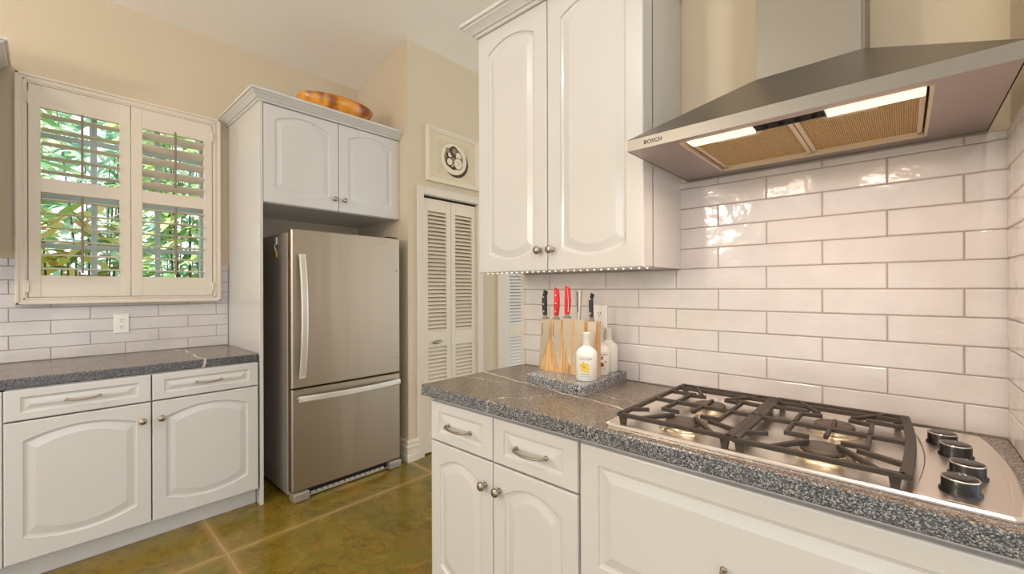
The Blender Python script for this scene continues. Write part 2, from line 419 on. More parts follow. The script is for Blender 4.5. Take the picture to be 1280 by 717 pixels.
# fridge return wall and closet wall
b = MB()
b.add([(XL-.16, YR, 0), (XC, YR, 0), (XC, YR, cz(XC)), (XL-.16, YR, cz(XL-.16)), (XL-.16, YR+.1, 0), (XC, YR+.1, 0), (XC, YR+.1, cz(XC)), (XL-.16, YR+.1, cz(XL-.16))],
      [(0, 1, 2, 3), (7, 6, 5, 4), (0, 4, 5, 1), (1, 5, 6, 2), (2, 6, 7, 3), (3, 7, 4, 0)])
struct('wall_return', b, M['wall'])
frC = Fr((XC, 0, 0), (0, 1, 0), (1, 0, 0))
DO = (1.985, 2.555, 0, 2.035)      # closet opening
DO2 = (2.93, 3.65, 0, 2.035)
struct('wall_closet', wall_with_hole(frC, YR+.1, 6, 0, cz(XC), .1, [DO, DO2]), M['wall'])
b = MB(); b.box((XC-.14, YR+.1, 0), (XC-.13, 4, 2.6)); struct('wall_closet_back', b, M['wall'])
# stove wall
XW0 = -1.455
b = MB(); b.add([(XW0, YS, 0), (.35, YS, 0), (.35, YS, cz(.35)), (XW0, YS, cz(XW0)), (XW0, YS+.12, 0), (.35, YS+.12, 0), (.35, YS+.12, cz(.35)), (XW0, YS+.12, cz(XW0))],
      [(0, 1, 2, 3), (7, 6, 5, 4), (0, 4, 5, 1), (1, 5, 6, 2), (2, 6, 7, 3), (3, 7, 4, 0)])
ws = struct('wall_stove', b, M['wall'])
XR = .203
b = MB(); b.add([(XR, 1.28, 0), (XR+.147, 1.28, 0), (XR+.147, YS, 0), (XR, YS, 0), (XR, 1.28, cz(XR)), (XR+.147, 1.28, cz(XR+.147)), (XR+.147, YS, cz(XR+.147)), (XR, YS, cz(XR))],
      [(0, 3, 2, 1), (4, 5, 6, 7), (0, 1, 5, 4), (1, 2, 6, 5), (2, 3, 7, 6), (3, 0, 4, 7)])
wr = struct('wall_right', b, M['wall'])
# far walls of the big room behind the camera, with wide openings enlarged for more daylight fill
frB = Fr((4, -4, 0), (-1, 0, 0), (0, 1, 0))
struct('wall_rear', wall_with_hole(frB, 0, 7.6, 0, 3.9, .15, [(.4, 3.5, 0, 3.0), (3.8, 7.1, 0, 3.0)]), M['wall'])
frE = Fr((4, 6, 0), (0, -1, 0), (-1, 0, 0))
struct('wall_east', wall_with_hole(frE, 0, 10, 0, 3.1, .15, [(.4, 4.5, 0, 2.85), (4.8, 9.6, 0, 2.85)]), M['wall'])
frN = Fr((XL, 6, 0), (1, 0, 0), (0, -1, 0))
struct('wall_north', wall_with_hole(frN, 0, 7.5, 0, 3.9, .15, [(1.1, 6.8, 0, 3.0)]), M['wall'])

# ------------------------------------------------------------------ tiles
def tiles(name, fr, u0, u1, rows, offs, L, parent, seed, skip=None):
    rnd = random.Random(seed); b = MB()
    v0, v1 = rows[0], rows[-1]
    g = .0032
    def clipped(ua, ub, va, vb):
        if skip is None: return [(ua, ub, va, vb)]
        s0, s1, t0, t1 = skip
        if ub <= s0 or ua >= s1 or vb <= t0 or va >= t1: return [(ua, ub, va, vb)]
        out = []
        if ua < s0: out.append((ua, s0, va, vb))
        if ub > s1: out.append((s1, ub, va, vb))
        if va < t0: out.append((max(ua, s0), min(ub, s1), va, t0))
        if vb > t1: out.append((max(ua, s0), min(ub, s1), t1, vb))
        return out
    for r in range(len(rows)-1):
        o = offs[r % 2]
        k0 = math.floor((u0-o)/L)
        for k in range(k0, k0+int((u1-u0)/L)+3):
            ua, ub = max(u0, o+k*L+g/2), min(u1, o+(k+1)*L-g/2)
            if ub-ua < .006: continue
            for (a, c, d, e) in clipped(ua, ub, rows[r]+g/2, rows[r+1]-g/2):
                if c-a < .004 or e-d < .004: continue
                tl = [rnd.uniform(-.0007, .0007) for _ in range(4)]
                i = .0025
                b.loops([[fr(a, d, .002), fr(c, d, .002), fr(c, e, .002), fr(a, e, .002)],
                         [fr(a, d, .006), fr(c, d, .006), fr(c, e, .006), fr(a, e, .006)],
                         [fr(a+i, d+i, .0078+tl[0]), fr(c-i, d+i, .0078+tl[1]), fr(c-i, e-i, .0078+tl[2]), fr(a+i, e-i, .0078+tl[3])]], False, True)
    # grout bed
    for (a, c, d, e) in clipped(u0, u1, v0, v1):
        p = [fr(a, d, .0), fr(c, d, .0), fr(c, e, .0), fr(a, e, .0)]
        b.loops([p, [x+fr.W*.0055 for x in p]], True, True, mi=1)
    return b.build(name, [M['tile'], M['grout']], parent)
frS = Fr((0, YS, 0), (1, 0, 0), (0, -1, 0))
pitch = .0764
rows = [.9137+pitch*k for k in range(11)]+[1.702]
tiles('tile_backsplash', frS, -1.433, XR, rows, (.1205, -.034), .3085, ws, 3)
rowsl = [.914, .981, 1.0555, 1.130, 1.2045, 1.279, 1.3535, 1.428, 1.472]
tiles('tile_backsplash', frL, -.9, .872, rowsl, (.0265, .1835), .3095, wl, 5, skip=(-.10, .82, 1.225, 2.5))
frR = Fr((XR, 0, 0), (0, -1, 0), (-1, 0, 0))
tiles('tile_backsplash', frR, -1.652, -1.285, rows, (-1.58, -1.425), .3085, wr, 9)

# ------------------------------------------------------------------ baseboard and casings
b = MB()
BP = [(0, 0), (.018, 0), (.018, .050), (.014, .054), (.014, .100), (.019, .105), (.019, .114), (.010, .120), (.010, .136), (.015, .140), (.013, .154), (.004, .160), (0, .160)]
b.sweep([(XC-.15, YR, 0), (XC, YR, 0), (XC, 1.93, 0)], BP, side=1)
struct('baseboard_closet', b, M['trimwhite'])
b = MB(); b.sweep([(XC, 2.62, 0), (XC, 2.80, 0)], BP, side=1); struct('baseboard_closet_right', b, M['trimwhite'])
def casing(name, y0, y1, z1, wd=.06, wdr=None):
    b = MB(); t = .018; wdr = wdr or wd
    b.box((XC, y0-wd, 0), (XC+t, y0, z1+.06), .004); b.box((XC, y1, 0), (XC+t, y1+wdr, z1+.06), .004)
    b.box((XC, y0, z1), (XC+t, y1, z1+.06), .004)
    b.box((XC+t-.002, y0-wd+.002, 0), (XC+t+.005, y0-wd+.016, z1+.058), .002)
    b.box((XC-.1, y0-.002, 0), (XC+.002, y0+.006, z1)); b.box((XC-.1, y1-.006, 0), (XC+.002, y1+.002, z1)); b.box((XC-.1, y0, z1-.004), (XC+.002, y1, z1+.002))
    return struct(name, b, M['trimwhite'])
casing('trim_1', DO[0], DO[1], DO[3])
casing('trim_2', DO2[0], DO2[1], DO2[3], .13)
def louver_leaf(b, lb, y0, y1, z0, z1, banks, x, st=.045, t=.03, pitch=.0305):
    b.box((x-t, y0, z0), (x, y0+st, z1), .003); b.box((x-t, y1-st, z0), (x, y1, z1), .003)
    zz = [z0]+[q for bk in banks for q in bk]+[z1]
    for k in range(0, len(zz), 2): b.box((x-t, y0+st-.001, zz[k]), (x, y1-st+.001, zz[k+1]), .002)
    for (a, c) in banks:
        n = round((c-a)/pitch); p = (c-a)/n
        for k in range(n):
            zc = a+p*(k+.5)
            P = [(x-t+.004, zc+.0095), (x-t+.007, zc+.0115), (x-.004, zc-.0092), (x-.0015, zc-.0130), (x-.006, zc-.0145), (x-t+.003, zc+.0055)]
            lb.loops([[Vector((px, y0+st-.002, pz)) for px, pz in P], [Vector((px, y1-st+.002, pz)) for px, pz in P]])
def bifold(name, y0, y1, z1, label, withknob=True):
    root = bpy.data.objects.new(name, None); COL.objects.link(root); root.location = (XC, y0, 0); tag(root, label, None, None, 'structure')
    mid = (y0+y1)/2
    for k, (a, c) in enumerate(((y0+.008, mid-.0015), (mid+.0015, y1-.008))):
        b = MB(); lb = MB()
        louver_leaf(b, lb, a, c, .012, z1-.022, [(.19, .835), (.955, 1.915)], XC-.006)
        leaf = b.build('door_leaf', M['closet'], root)
        lb.build('louvers', M['closet'] if withknob else M['plate'], leaf)
        if k == 0 and withknob:
            f = Fr((XC-.006, 0, 0), (0, 1, 0), (1, 0, 0))
            kb = MB(); kb.lathe([(0, 0), (.011, 0), (.011, .003), (.006, .006), (.006, .016), (.011, .02), (0, .021)], f((a+c)/2-.015, .878, 0), (1, 0, 0), 14)
            pts = [f((a+c)/2-.015+s*.045, .878+.006*math.sin(3*s), .021+.006*math.cos(2*s)) for s in (-1, -.6, -.2, .2, .6, 1)]
            kb.tube(pts, [.006, .011, .0125, .012, .010, .006], 10)
            kn = kb.build('knob', M['nickel'], leaf); kn['label'] = 'pewter twig shaped door knob'
    tb = MB(); tb.box((XC-.035, y0+.007, z1-.018), (XC-.012, y1-.007, z1-.005)); tb.build('track', M['rubber'], root)
    return root
bifold('door_1', DO[0], DO[1], DO[3], 'cream louvered bifold closet door under the framed plate print')
bifold('door_2', DO2[0], DO2[1], DO2[3], 'bright louvered door beyond the end of the tiled wall', False)

# ------------------------------------------------------------------ window and shutters
wroot = bpy.data.objects.new('window_1', None); COL.objects.link(wroot); wroot.location = (XL-.10, (WY0+WY1)/2, WZ0)
tag(wroot, 'window behind the white plantation shutters', None, None, 'structure')
b = MB(); xw = XL-.13
b.box((xw-.02, WY0, WZ0), (xw+.03, WY0+.035, WZ1)); b.box((xw-.02, WY1-.035, WZ0), (xw+.03, WY1, WZ1))
b.box((xw-.02, WY0, WZ0), (xw+.03, WY1, WZ0+.04)); b.box((xw-.02, WY0, WZ1-.04), (xw+.03, WY1, WZ1))
b.box((xw-.015, WY0, 1.822), (xw+.035, WY1, 1.900), .004)
b.build('window_frame', M['sash'], wroot)
b = MB()
for yy in (.208, .508): b.box((xw-.008, yy-.0135, WZ0), (xw+.012, yy+.0135, WZ1), .003)
for zz in (1.555, 2.187): b.box((xw-.009, WY0, zz-.0135), (xw+.011, WY1, zz+.0135), .003)
b.build('muntins', M['sash'], wroot)
b = MB(); b.box((xw-.002, WY0+.03, WZ0+.03), (xw+.002, WY1-.03, WZ1-.03)); b.build('glass_pane', M['glass'], wroot)

SX = -3.45
sh = thing('plantation_shutters', 'white two-panel plantation shutters over the window above the left counter', 'window shutters', (XL, .36, 1.222))
fo = dict(y0=-.105, y1=.823, z0=1.219, z1=2.462); fi = dict(y0=-.058, y1=.773, z0=1.258, z1=2.412)
b = MB()
x0 = XL+.009; x1 = SX
for (a, c) in (((x0, fo['y0'], fo['z0']), (x1-.006, fi['y0'], fo['z1'])), ((x0, fi['y1'], fo['z0']), (x1-.006, fo['y1'], fo['z1'])),
               ((x0, fi['y0']-.002, fo['z0']), (x1-.006, fi['y1']+.002, fi['z0'])), ((x0, fi['y0']-.002, fi['z1']), (x1-.006, fi['y1']+.002, fo['z1']))):
    b.box(a, c, .004)
# raised outer and inner beads of the frame
for e, wd, h in ((0.004, .012, .006), (.030, .010, .004)):
    y0, y1, z0, z1 = fo['y0']+e, fo['y1']-e, fo['z0']+e, fo['z1']-e
    for (a, c) in (((y0, z0), (y0+wd, z1)), ((y1-wd, z0), (y1, z1)), ((y0, z0), (y1, z0+wd)), ((y0, z1-wd), (y1, z1))):
        b.box((x1-.010, a[0], a[1]), (x1-.006+h, c[0], c[1]), .002)
b.build('shutter_frame', M['shutter'], sh)
def shutter_panel(ya, yb, sl, sr, tiltU, tiltL, hinge_left):
    """stiles sl / sr wide; openings as measured"""
    za, zb = fi['z0']+.003, fi['z1']-.003
    xa, xb = SX-.028, SX
    oy0, oy1 = ya+sl, yb-sr
    b = MB()
    b.box((xa, ya, za), (xb, oy0, zb), .003); b.box((xa, oy1, za), (xb, yb, zb), .003)
    for (p, q) in ((za, 1.379), (1.834, 1.910), (2.291, zb)): b.box((xa, oy0-.001, p), (xb-.0015, oy1+.001, q), .002)
    pn = b.build('shutter_panel', M['shutter'], sh)
    for (p, q, n, tilt) in ((1.379, 1.834, 6, tiltL), (1.910, 2.291, 5, tiltU)):
        lb = MB(); pt = (q-p)/n; ct, st = math.cos(tilt), math.sin(tilt)
        for k in range(n):
            zc = p+pt*(k+.5); xc = (xa+xb)/2-.002
            L = []
            for yy in (oy0+.002, oy1-.002):
                ring = []
                for i in range(12):
                    a = 2*PI*i/12; ex, ez = .0385*math.cos(a), .0055*math.sin(a)
                    ring.append(Vector((xc+ex*ct-ez*st, yy, zc+ex*st+ez*ct)))
                L.append(ring)
            lb.loops(L, smooth=False)
        lb.build('louvers', M['shutter'], pn)
        rb = MB(); ym = (oy0+oy1)/2; xr = xb-.014+.0385*ct+.012; dz = .0385*st
        rb.box((xr-.005, ym-.0055, p+.5*pt-.02+dz), (xr+.005, ym+.0055, q-.5*pt+.03+dz), .002)
        for k in range(n):
            zc = p+pt*(k+.5)+dz; rb.box((xr-.016, ym-.0015, zc-.003), (xr-.003, ym+.0015, zc+.003))
        rb.build('tilt_rod', M['rod'], pn)
    hy = ya-.001 if hinge_left else yb+.001
    for zz in (1.32, 2.33):
        hb = MB(); hb.box((SX-.006, hy-.012, zz-.03), (SX+.002, hy+.012, zz+.03), .002); hb.tube([(SX+.003, hy, zz-.032), (SX+.003, hy, zz+.032)], .004, 8)
        hb.build('hinge', M['shutter'], pn)
shutter_panel(fi['y0']+.003, .356, .045, .05, math.radians(2), math.radians(-4), True)
shutter_panel(.359, fi['y1']-.003, .052, .046, math.radians(26), math.radians(-3), False)

# ------------------------------------------------------------------ left base run
XF = -2.875       # carcass front; doors on top
frA = Fr((XF, 0, 0), (0, 1, 0), (1, 0, 0))
V_left = [('x', .035, .705, .008, .10, -9, 9, .95), ('y', 0.0, -3.30, .006, .25, -.4, .2, .5)]
G_left = [granite('grey_granite_edge_left', V_left, 0.8), granite('warm_lit_granite_top_left', V_left, 1.0, True)]
lc = thing('base_cabinet', 'white base cabinet with two drawers and two arched doors under the shuttered window', 'cabinet', (-3.2, .37, 0))
b = MB(); b.box((XL+.012, -.135, .10), (XF-.045, .871, .866)); b.box((XF-.05, -.135, .10), (XF, -.115, .866)); b.box((XF-.05, .855, .10), (XF, .871, .866)); b.box((XF-.05, -.13, .10), (XF, .868, .116)); b.box((XF-.05, -.13, .858), (XF, .868, .866)); b.box((XL+.03, -.135, 0), (XF-.05, .871, .102)); b.box((XF, -.135, .105), (XF+.02, -.122, .862), .003)
b.build('carcass', M['white'], lc)
for (u0, u1, kside) in ((-.119, .371, 1), (.376, .866, -1)):
    b = MB(); raised_door(b, frA, u0, u1, .107, .722, .001, .02, .055, .086, .105, .041, .040); d = b.build('door', M['white'], lc)
    knob(frA, (u1-.035 if kside > 0 else u0+.035), .634, .021, d)
    b = MB(); raised_door(b, frA, u0, u1, .728, .862, .001, .02, .048, .032, .032, 0, 0, 2); d = b.build('drawer', M['white'], lc)
    pull(frA, (u0+u1)/2, .795, .021, .112, d)
nb = dup(lc, None, Vector((-3.2, .37-1.0075, 0))); nb['label'] = 'white base cabinet cut off by the left edge of the picture, under the wall cabinet'
b = MB(); b.box((XL+.009, -1.15, .868), (-2.862, .868, .9135), .005)
ct = warm_top(b.build('countertop', G_left)); tag(ct, 'grey speckled granite countertop below the shuttered window, crossed by one pale vein', 'countertop')

# upper cabinet whose crown just enters the picture at the left edge
uc = thing('wall_cabinet', 'white wall cabinet left of the window, only its crown corner at the picture edge', 'cabinet', (-3.35, -.45, 1.45))
b = MB(); b.box((XL+.002, -.85, 1.474), (-3.20, -.174, 2.44), .003); b.build('carcass', M['white'], uc)
b = MB(); b.sweep([(-3.499, -.174, 2.44), (-3.20, -.174, 2.44), (-3.20, -.85, 2.44)][::-1], CROWN, side=1); b.box((XL+.002, -.85, 2.44), (-3.20, -.174, 2.495)); b.build('crown_molding', M['white'], uc)
b = MB(); raised_door(b, Fr((-3.20, 0, 0), (0, 1, 0), (1, 0, 0)), -.845, -.178, 1.478, 2.436, .001, .02, .06, .10, .09, .04, .035); d = b.build('door', M['white'], uc)

# ------------------------------------------------------------------ fridge enclosure
fc = thing('fridge_cabinet', 'tall white fridge surround with end panel, two-door top cabinet and crown', 'cabinet', (-3.2, 1.36, 0))
FX = -2.88
b = MB(); b.box((XL+.001, .876, .0), (FX+.022, .896, 2.44), .002); b.build('end_panel', M['white'], fc)
b = MB(); b.box((XL+.001, .896, 1.830), (FX-.045, YR-.002, 2.44)); b.box((FX-.05, .896, 1.830), (FX, YR-.002, 1.845)); b.box((FX-.05, .896, 2.425), (FX, YR-.002, 2.44)); b.box((FX-.05, 1.83, 1.832), (FX, YR-.002, 2.44)); b.box((FX, YR-.012, 1.832), (FX+.018, YR-.002, 2.44)); b.build('carcass', M['white'], fc)
b = MB(); b.sweep([(XL+.001, .876, 2.436), (FX+.022, .876, 2.436), (FX+.022, YR-.001, 2.436)], CROWN, side=1); b.box((XL+.001, .876, 2.436), (FX+.022, YR-.001, 2.494)); b.build('crown_molding', M['white'], fc)
frF = Fr((FX, 0, 0), (0, 1, 0), (1, 0, 0))
for (u0, u1, ks) in ((.899, 1.367, 1), (1.371, 1.838, -1)):
    b = MB(); raised_door(b, frF, u0, u1, 1.833, 2.433, .001, .02, .065, .085, .092, .045, .035); d = b.build('door', M['white'], fc)
    knob(frF, (u1-.033 if ks > 0 else u0+.033), 1.911, .021, d)

# ------------------------------------------------------------------ refrigerator
rf = thing('refrigerator', 'stainless bottom-freezer refrigerator standing in the white surround', 'refrigerator', (-3.1, 1.39, 0))
y0, y1 = 1.012, 1.770
b = MB(); b.box((-3.47, y0, .028), (-2.803, y1, 1.652), .006); b.build('body', M['steel_side'], rf)
b = MB(); b.box((-2.806, y0+.012, .07), (-2.792, y1-.012, 1.645)); b.build('door_gasket', M['rubber'], rf)
frG = Fr((-2.735, 0, 0), (0, 1, 0), (1, 0, 0))
def fdoor(name, z0, z1):
    b = MB()
    # slightly crowned front
    n = 12; L = []
    for k in range(n+1):
        s = k/n; yy = y0+(y1-y0)*s; bow = .004*(1-(2*s-1)**2)
        xf = -2.735+bow
        L.append([Vector((-2.792, yy, z0)), Vector((xf-.006, yy, z0)), Vector((xf, yy, z0+.006)), Vector((xf, yy, z1-.006)), Vector((xf-.006, yy, z1)), Vector((-2.792, yy, z1))])
    # rounded vertical edges
    e0 = [p+Vector((-.008 if 0 < i < 5 else 0, 0, 0)) for i, p in enumerate(L[0])]; e1 = [p+Vector((-.008 if 0 < i < 5 else 0, 0, 0)) for i, p in enumerate(L[-1])]
    L[0] = [p+Vector((0, .008, 0)) for p in L[0]]; L[-1] = [p-Vector((0, .008, 0)) for p in L[-1]]
    b.loops([e0]+L+[e1])
    return b.build(name, M['steel_fridge'], rf)
d1 = fdoor('fridge_door', .693, 1.668); d2 = fdoor('freezer_drawer', .060, .684)
def bowhandle(vertical, a, c, other, parent, wd=.030):
    b = MB(); n = 14; L = []
    for k in range(n+1):
        s = k/n; bow = .028+.038*(1-(2*s-1)**2); p = a+(c-a)*s
        x = -2.732+bow
        if vertical: q = [(x-.012, other-wd/2, p), (x-.003, other-wd/2, p), (x, other-wd/2+.006, p), (x, other+wd/2-.006, p), (x-.003, other+wd/2, p), (x-.012, other+wd/2, p)]
        else: q = [(x-.012, p, other-wd/2), (x-.003, p, other-wd/2), (x, p, other-wd/2+.006), (x, p, other+wd/2-.006), (x-.003, p, other+wd/2), (x-.012, p, other+wd/2)]
        L.append([Vector(v) for v in q])
    b.loops(L)
    for p in (a+.012, c-.012):
        if vertical: b.box((-2.74, other-.008, p-.012), (-2.70, other+.008, p+.012), .003)
        else: b.box((-2.74, p-.012, other-.008), (-2.70, p+.012, other+.008), .003)
    return b.build('handle', M['steel_bright'], parent)
bowhandle(True, .755, 1.515, 1.066, d1, .038); bowhandle(False, 1.045, 1.752, .628, d2, .036)
for (p, q) in ((y0+.004, y0+.10), (y1-.10, y1-.004)):
    b = MB(); b.box((-2.80, p, .002), (-2.715, q, .056), .008); b.build('foot_cover', M['steel_side'], rf)
b = MB(); b.box((-2.80, y0+.10, .012), (-2.755, y1-.10, .05), .004, mi=1); b.box((-2.757, y0+.10, .010), (-2.750, y1-.10, .016))
for k in range(14): b.box((-2.756, y0+.12+k*.037, .018), (-2.752, y0+.12+k*.037+.03, .03))
b.build('base_grille', [M['steel_bright'], M['rubber']], rf)
b = MB(); b.box((-2.83, y1-.10, 1.653), (-2.745, y1-.012, 1.678), .006); b.build('hinge_cap', M['black'], rf)
for zz in (1.43, .80):
    b = MB(); b.lathe([(0, 0), (.006, 0), (.005, .003), (0, .004)], (-2.733, 1.741, zz), (1, 0, 0), 10); b.build('screw_cap', M['nickel'], d1)
b = MB(); pts = [(-2.7305, 1.605+.055*s, 1.625+.006*s*s-.004) for s in (-1, -.5, 0, .5, 1)]; b.tube(pts, .0028, 6)
b.tube([(-2.7305, 1.60+.016*math.cos(a), 1.630+.010*math.sin(a)) for a in [k*2*PI/14 for k in range(13)]], .0022, 6)
b.tube([(-2.7305, 1.63+.013*math.cos(a), 1.632+.008*math.sin(a)) for a in [k*2*PI/14 for k in range(13)]], .0018, 6)
b.build('emblem', M['steel_bright'], d1)
# magnetic clip on the fridge side
mc = thing('magnetic_clip', 'small silver clip with brass tag stuck to the left side of the refrigerator', 'clip', (-2.975, 1.010, 1.50))
b = MB(); b.box((-2.990, 1.0035, 1.585), (-2.960, 1.0115, 1.635), .003); b.tube([(-2.975, 1.004, 1.59), (-2.982, 1.002, 1.572), (-2.972, 1.002, 1.556), (-2.978, 1.003, 1.545)], .004, 8); b.build('clip', M['steel_bright'], mc)
b = MB(); b.box((-2.992, 1.002, 1.505), (-2.960, 1.0115, 1.548), .003); b.tube([(-2.986, 1.005, 1.545), (-2.986, 1.005, 1.560), (-2.976, 1.005, 1.568), (-2.966, 1.005, 1.560), (-2.966, 1.005, 1.545)], .0022, 8); b.build('brass_tag', M['gold'], mc)

# wooden bowl on the surround
wb_ = MB(); cx, cy, zb = -3.01, 1.425, 2.4955
def ell(a, bb, z, n=36): return [Vector((cx+bb*math.cos(2*PI*k/n), cy+a*math.sin(2*PI*k/n), z)) for k in range(n)]
wb_.loops([ell(.10, .06, zb), ell(.15, .09, zb+.004), ell(.21, .125, zb+.035), ell(.25, .150, zb+.078), ell(.272, .162, zb+.122), ell(.270, .160, zb+.130), ell(.262, .153, zb+.130), ell(.24, .14, zb+.08), ell(.20, .115, zb+.04), ell(.13, .075, zb+.016)], smooth=True)
tag(wb_.build('wooden_bowl', M['bowlwood'], None, (cx, cy, zb)), 'oblong amber wooden bowl lying on top of the fridge surround', 'bowl')

# framed print
pf = thing('framed_print', 'cream framed sepia print of a fruit plate above the louvered closet door', 'picture', (XC, 2.285, 2.145))
Y0, Y1, Z0, Z1 = 2.007, 2.563, 2.147, 2.582; x = XC+.001
b = MB()
prof = [(0, .0), (0, .022), (-.006, .026), (-.016, .027), (-.022, .022), (-.034, .018), (-.040, .010), (-.040, 0)]
ring = [(Y0, Z0, 1, 1), (Y1, Z0, -1, 1), (Y1, Z1, -1, -1), (Y0, Z1, 1, -1)]
L = [[Vector((x+h, yy-sy*o, zz-sz*o)) for o, h in prof] for yy, zz, sy, sz in ring]
b.loops(L+[L[0]], False, False); b.build('frame', M['closet'], pf)
b = MB()
b.box((x, Y0+.037, Z0+.037), (x+.010, Y1-.037, Z1-.037)); b.build('mat_board', M['mat'], pf)
b = MB(); py, pz = 2.288, 2.368
b.box((x+.0095, 2.125, 2.225), (x+.0110, 2.455, 2.502), mi=0)
def disc(mb, yy, zz, ry, rz, h, mi, n=28):
    L = [[Vector((x+hh, yy+ry*math.cos(2*PI*k/n), zz+rz*math.sin(2*PI*k/n))) for k in range(n)] for hh in (.0108, h)]
    mb.loops(L, mi=mi)
disc(b, py+.022, pz-.020, .135, .128, .0113, 1); disc(b, py, pz, .140, .130, .0116, 3); disc(b, py, pz, .138, .128, .0118, 2)
disc(b, py-.002, pz+.005, .098, .090, .0120, 1); disc(b, py-.002, pz+.006, .094, .086, .0122, 3)
for (dy, dz, r, mi) in ((-.045, .03, .036, 1), (-.04, .032, .022, 2), (.0, .062, .045, 1), (.006, .066, .026, 3), (-.05, -.03, .040, 1), (-.045, -.028, .028, 2), (.0, .0, .038, 1), (.0, -.005, .022, 3), (.045, -.03, .050, 1), (.045, -.03, .044, 2), (.048, .035, .028, 2), (-.005, -.055, .034, 1), (-.02, -.05, .016, 2), (-.065, .06, .022, 3)):
    disc(b, py+dy, pz+dz, r, r, .0124+.0001*r*100+.0002*(mi != 1), mi, 16)
for dy, dz in ((.035, -.02), (.055, -.03), (.04, -.045), (.05, -.015)): disc(b, py+dy, pz+dz, .004, .004, .0142, 1, 8)
b.build('print', [M['print'], M['sepia'], M['creamink'], M['sepiamid']], pf)

# ------------------------------------------------------------------ right run: base cabinets
YF = 1.078
frD = Fr((0, YF, 0), (1, 0, 0), (0, -1, 0))
rc = thing('base_cabinet', 'white base cabinet at the free end of the stove counter, two drawers over two doors', 'cabinet', (-1.06, 1.36, 0))
b = MB(); b.box((-1.415, YF+.045, .10), (-.704, YS-.002, .866)); b.box((-1.415, YF, .10), (-1.400, YF+.05, .866)); b.box((-.712, YF, .10), (-.704, YF+.05, .866)); b.box((-1.41, YF, .10), (-.708, YF+.05, .116)); b.box((-1.41, YF, .846), (-.708, YF+.05, .866)); b.box((-1.41, YF+.06, 0), (-.704, YS-.002, .102)); b.build('carcass', M['white'], rc)
for (u0, u1, ks) in ((-1.412, -1.062, 1), (-1.058, -.708, -1)):
    b = MB(); raised_door(b, frD, u0, u1, .107, .690, .001, .02, .055, .090, .10, .042, .035); d = b.build('door', M['white'], rc)
    knob(frD, (u1-.036 if ks > 0 else u0+.030), .605, .021, d)
    b = MB(); raised_door(b, frD, u0, u1, .696, .849, .001, .02, .050, .034, .034, 0, 0, 2); d = b.build('drawer', M['white'], rc)
    pull(frD, (u0+u1)/2-.003, .770, .021, .125, d)
sc = thing('base_cabinet', 'white base cabinet below the cooktop with one wide raised-panel drawer front', 'cabinet', (-.25, 1.36, 0))
b = MB(); b.box((-.702, YF, .10), (XR-.004, YS-.002, .866)); b.box((-.702, YF+.06, 0), (XR-.004, YS-.002, .102)); b.build('carcass', M['white'], sc)
for (v0, v1) in ((.462, .849), (.107, .456)):
    b = MB(); raised_door(b, frD, -.699, .195, v0, v1, .001, .02, .060, .050, .050, 0, 0, 2); d = b.build('drawer', M['white'], sc)
    pull(frD, -.245, (v0+v1)/2-.005, .021, .125, d)
V_right = [('x', -.158, 1.150, .006, .07, -1.5, 1, .9), ('x', .0, 1.262, .004, .10, -1.5, -1.22, .6), ('y', .55, -1.62, .004, .30, 1.03, 1.26, .75), ('x', -.05, 1.32, .003, .14, -.9, 1, .6)]
G_right = [granite('grey_granite_edge_right', V_right, 1.0), granite('warm_lit_granite_top_right', V_right, 1.0, True)]
b = MB()
b.box((-1.450, 1.034, .868), (XR-.001, YS-.009, .9135), .006)
tag(warm_top(b.build('countertop', G_right)), 'grey speckled granite countertop carrying the cooktop and the stone board', 'countertop')

# ------------------------------------------------------------------ wall cabinet by the hood
YD = 1.36
frU = Fr((0, YD, 0), (1, 0, 0), (0, -1, 0))
wc = thing('wall_cabinet', 'white two-door arched-panel wall cabinet beside the range hood', 'cabinet', (-1.03, 1.5, 1.37))
b = MB(); b.box((-1.430, YD+.045, 1.374), (-.632, YS-.0085, 2.44)); b.box((-1.430, YD, 1.374), (-1.415, YD+.05, 2.44)); b.box((-.647, YD, 1.374), (-.632, YD+.05, 2.44)); b.box((-1.42, YD, 1.374), (-.64, YD+.05, 1.389)); b.box((-1.42, YD, 2.42), (-.64, YD+.05, 2.44)); b.build('carcass', M['white'], wc)
for (u0, u1, ks) in ((-1.428, -1.037, 1), (-1.033, -.634, -1)):
    b = MB(); raised_door(b, frU, u0, u1, 1.371, 2.437, .001, .02, .062, .098, .085, .040, .034); d = b.build('door', M['white'], wc)
    knob(frU, (u1-.035 if ks > 0 else u0+.022), 1.452, .021, d)
b = MB(); b.sweep([(-1.430, YS-.002, 2.438), (-1.430, YD-.021, 2.438), (-.632, YD-.021, 2.438), (-.632, YS-.002, 2.438)], CROWN, side=1); b.box((-1.430, YD-.021, 2.438), (-.632, YS-.002, 2.496)); b.build('crown_molding', M['white'], wc)
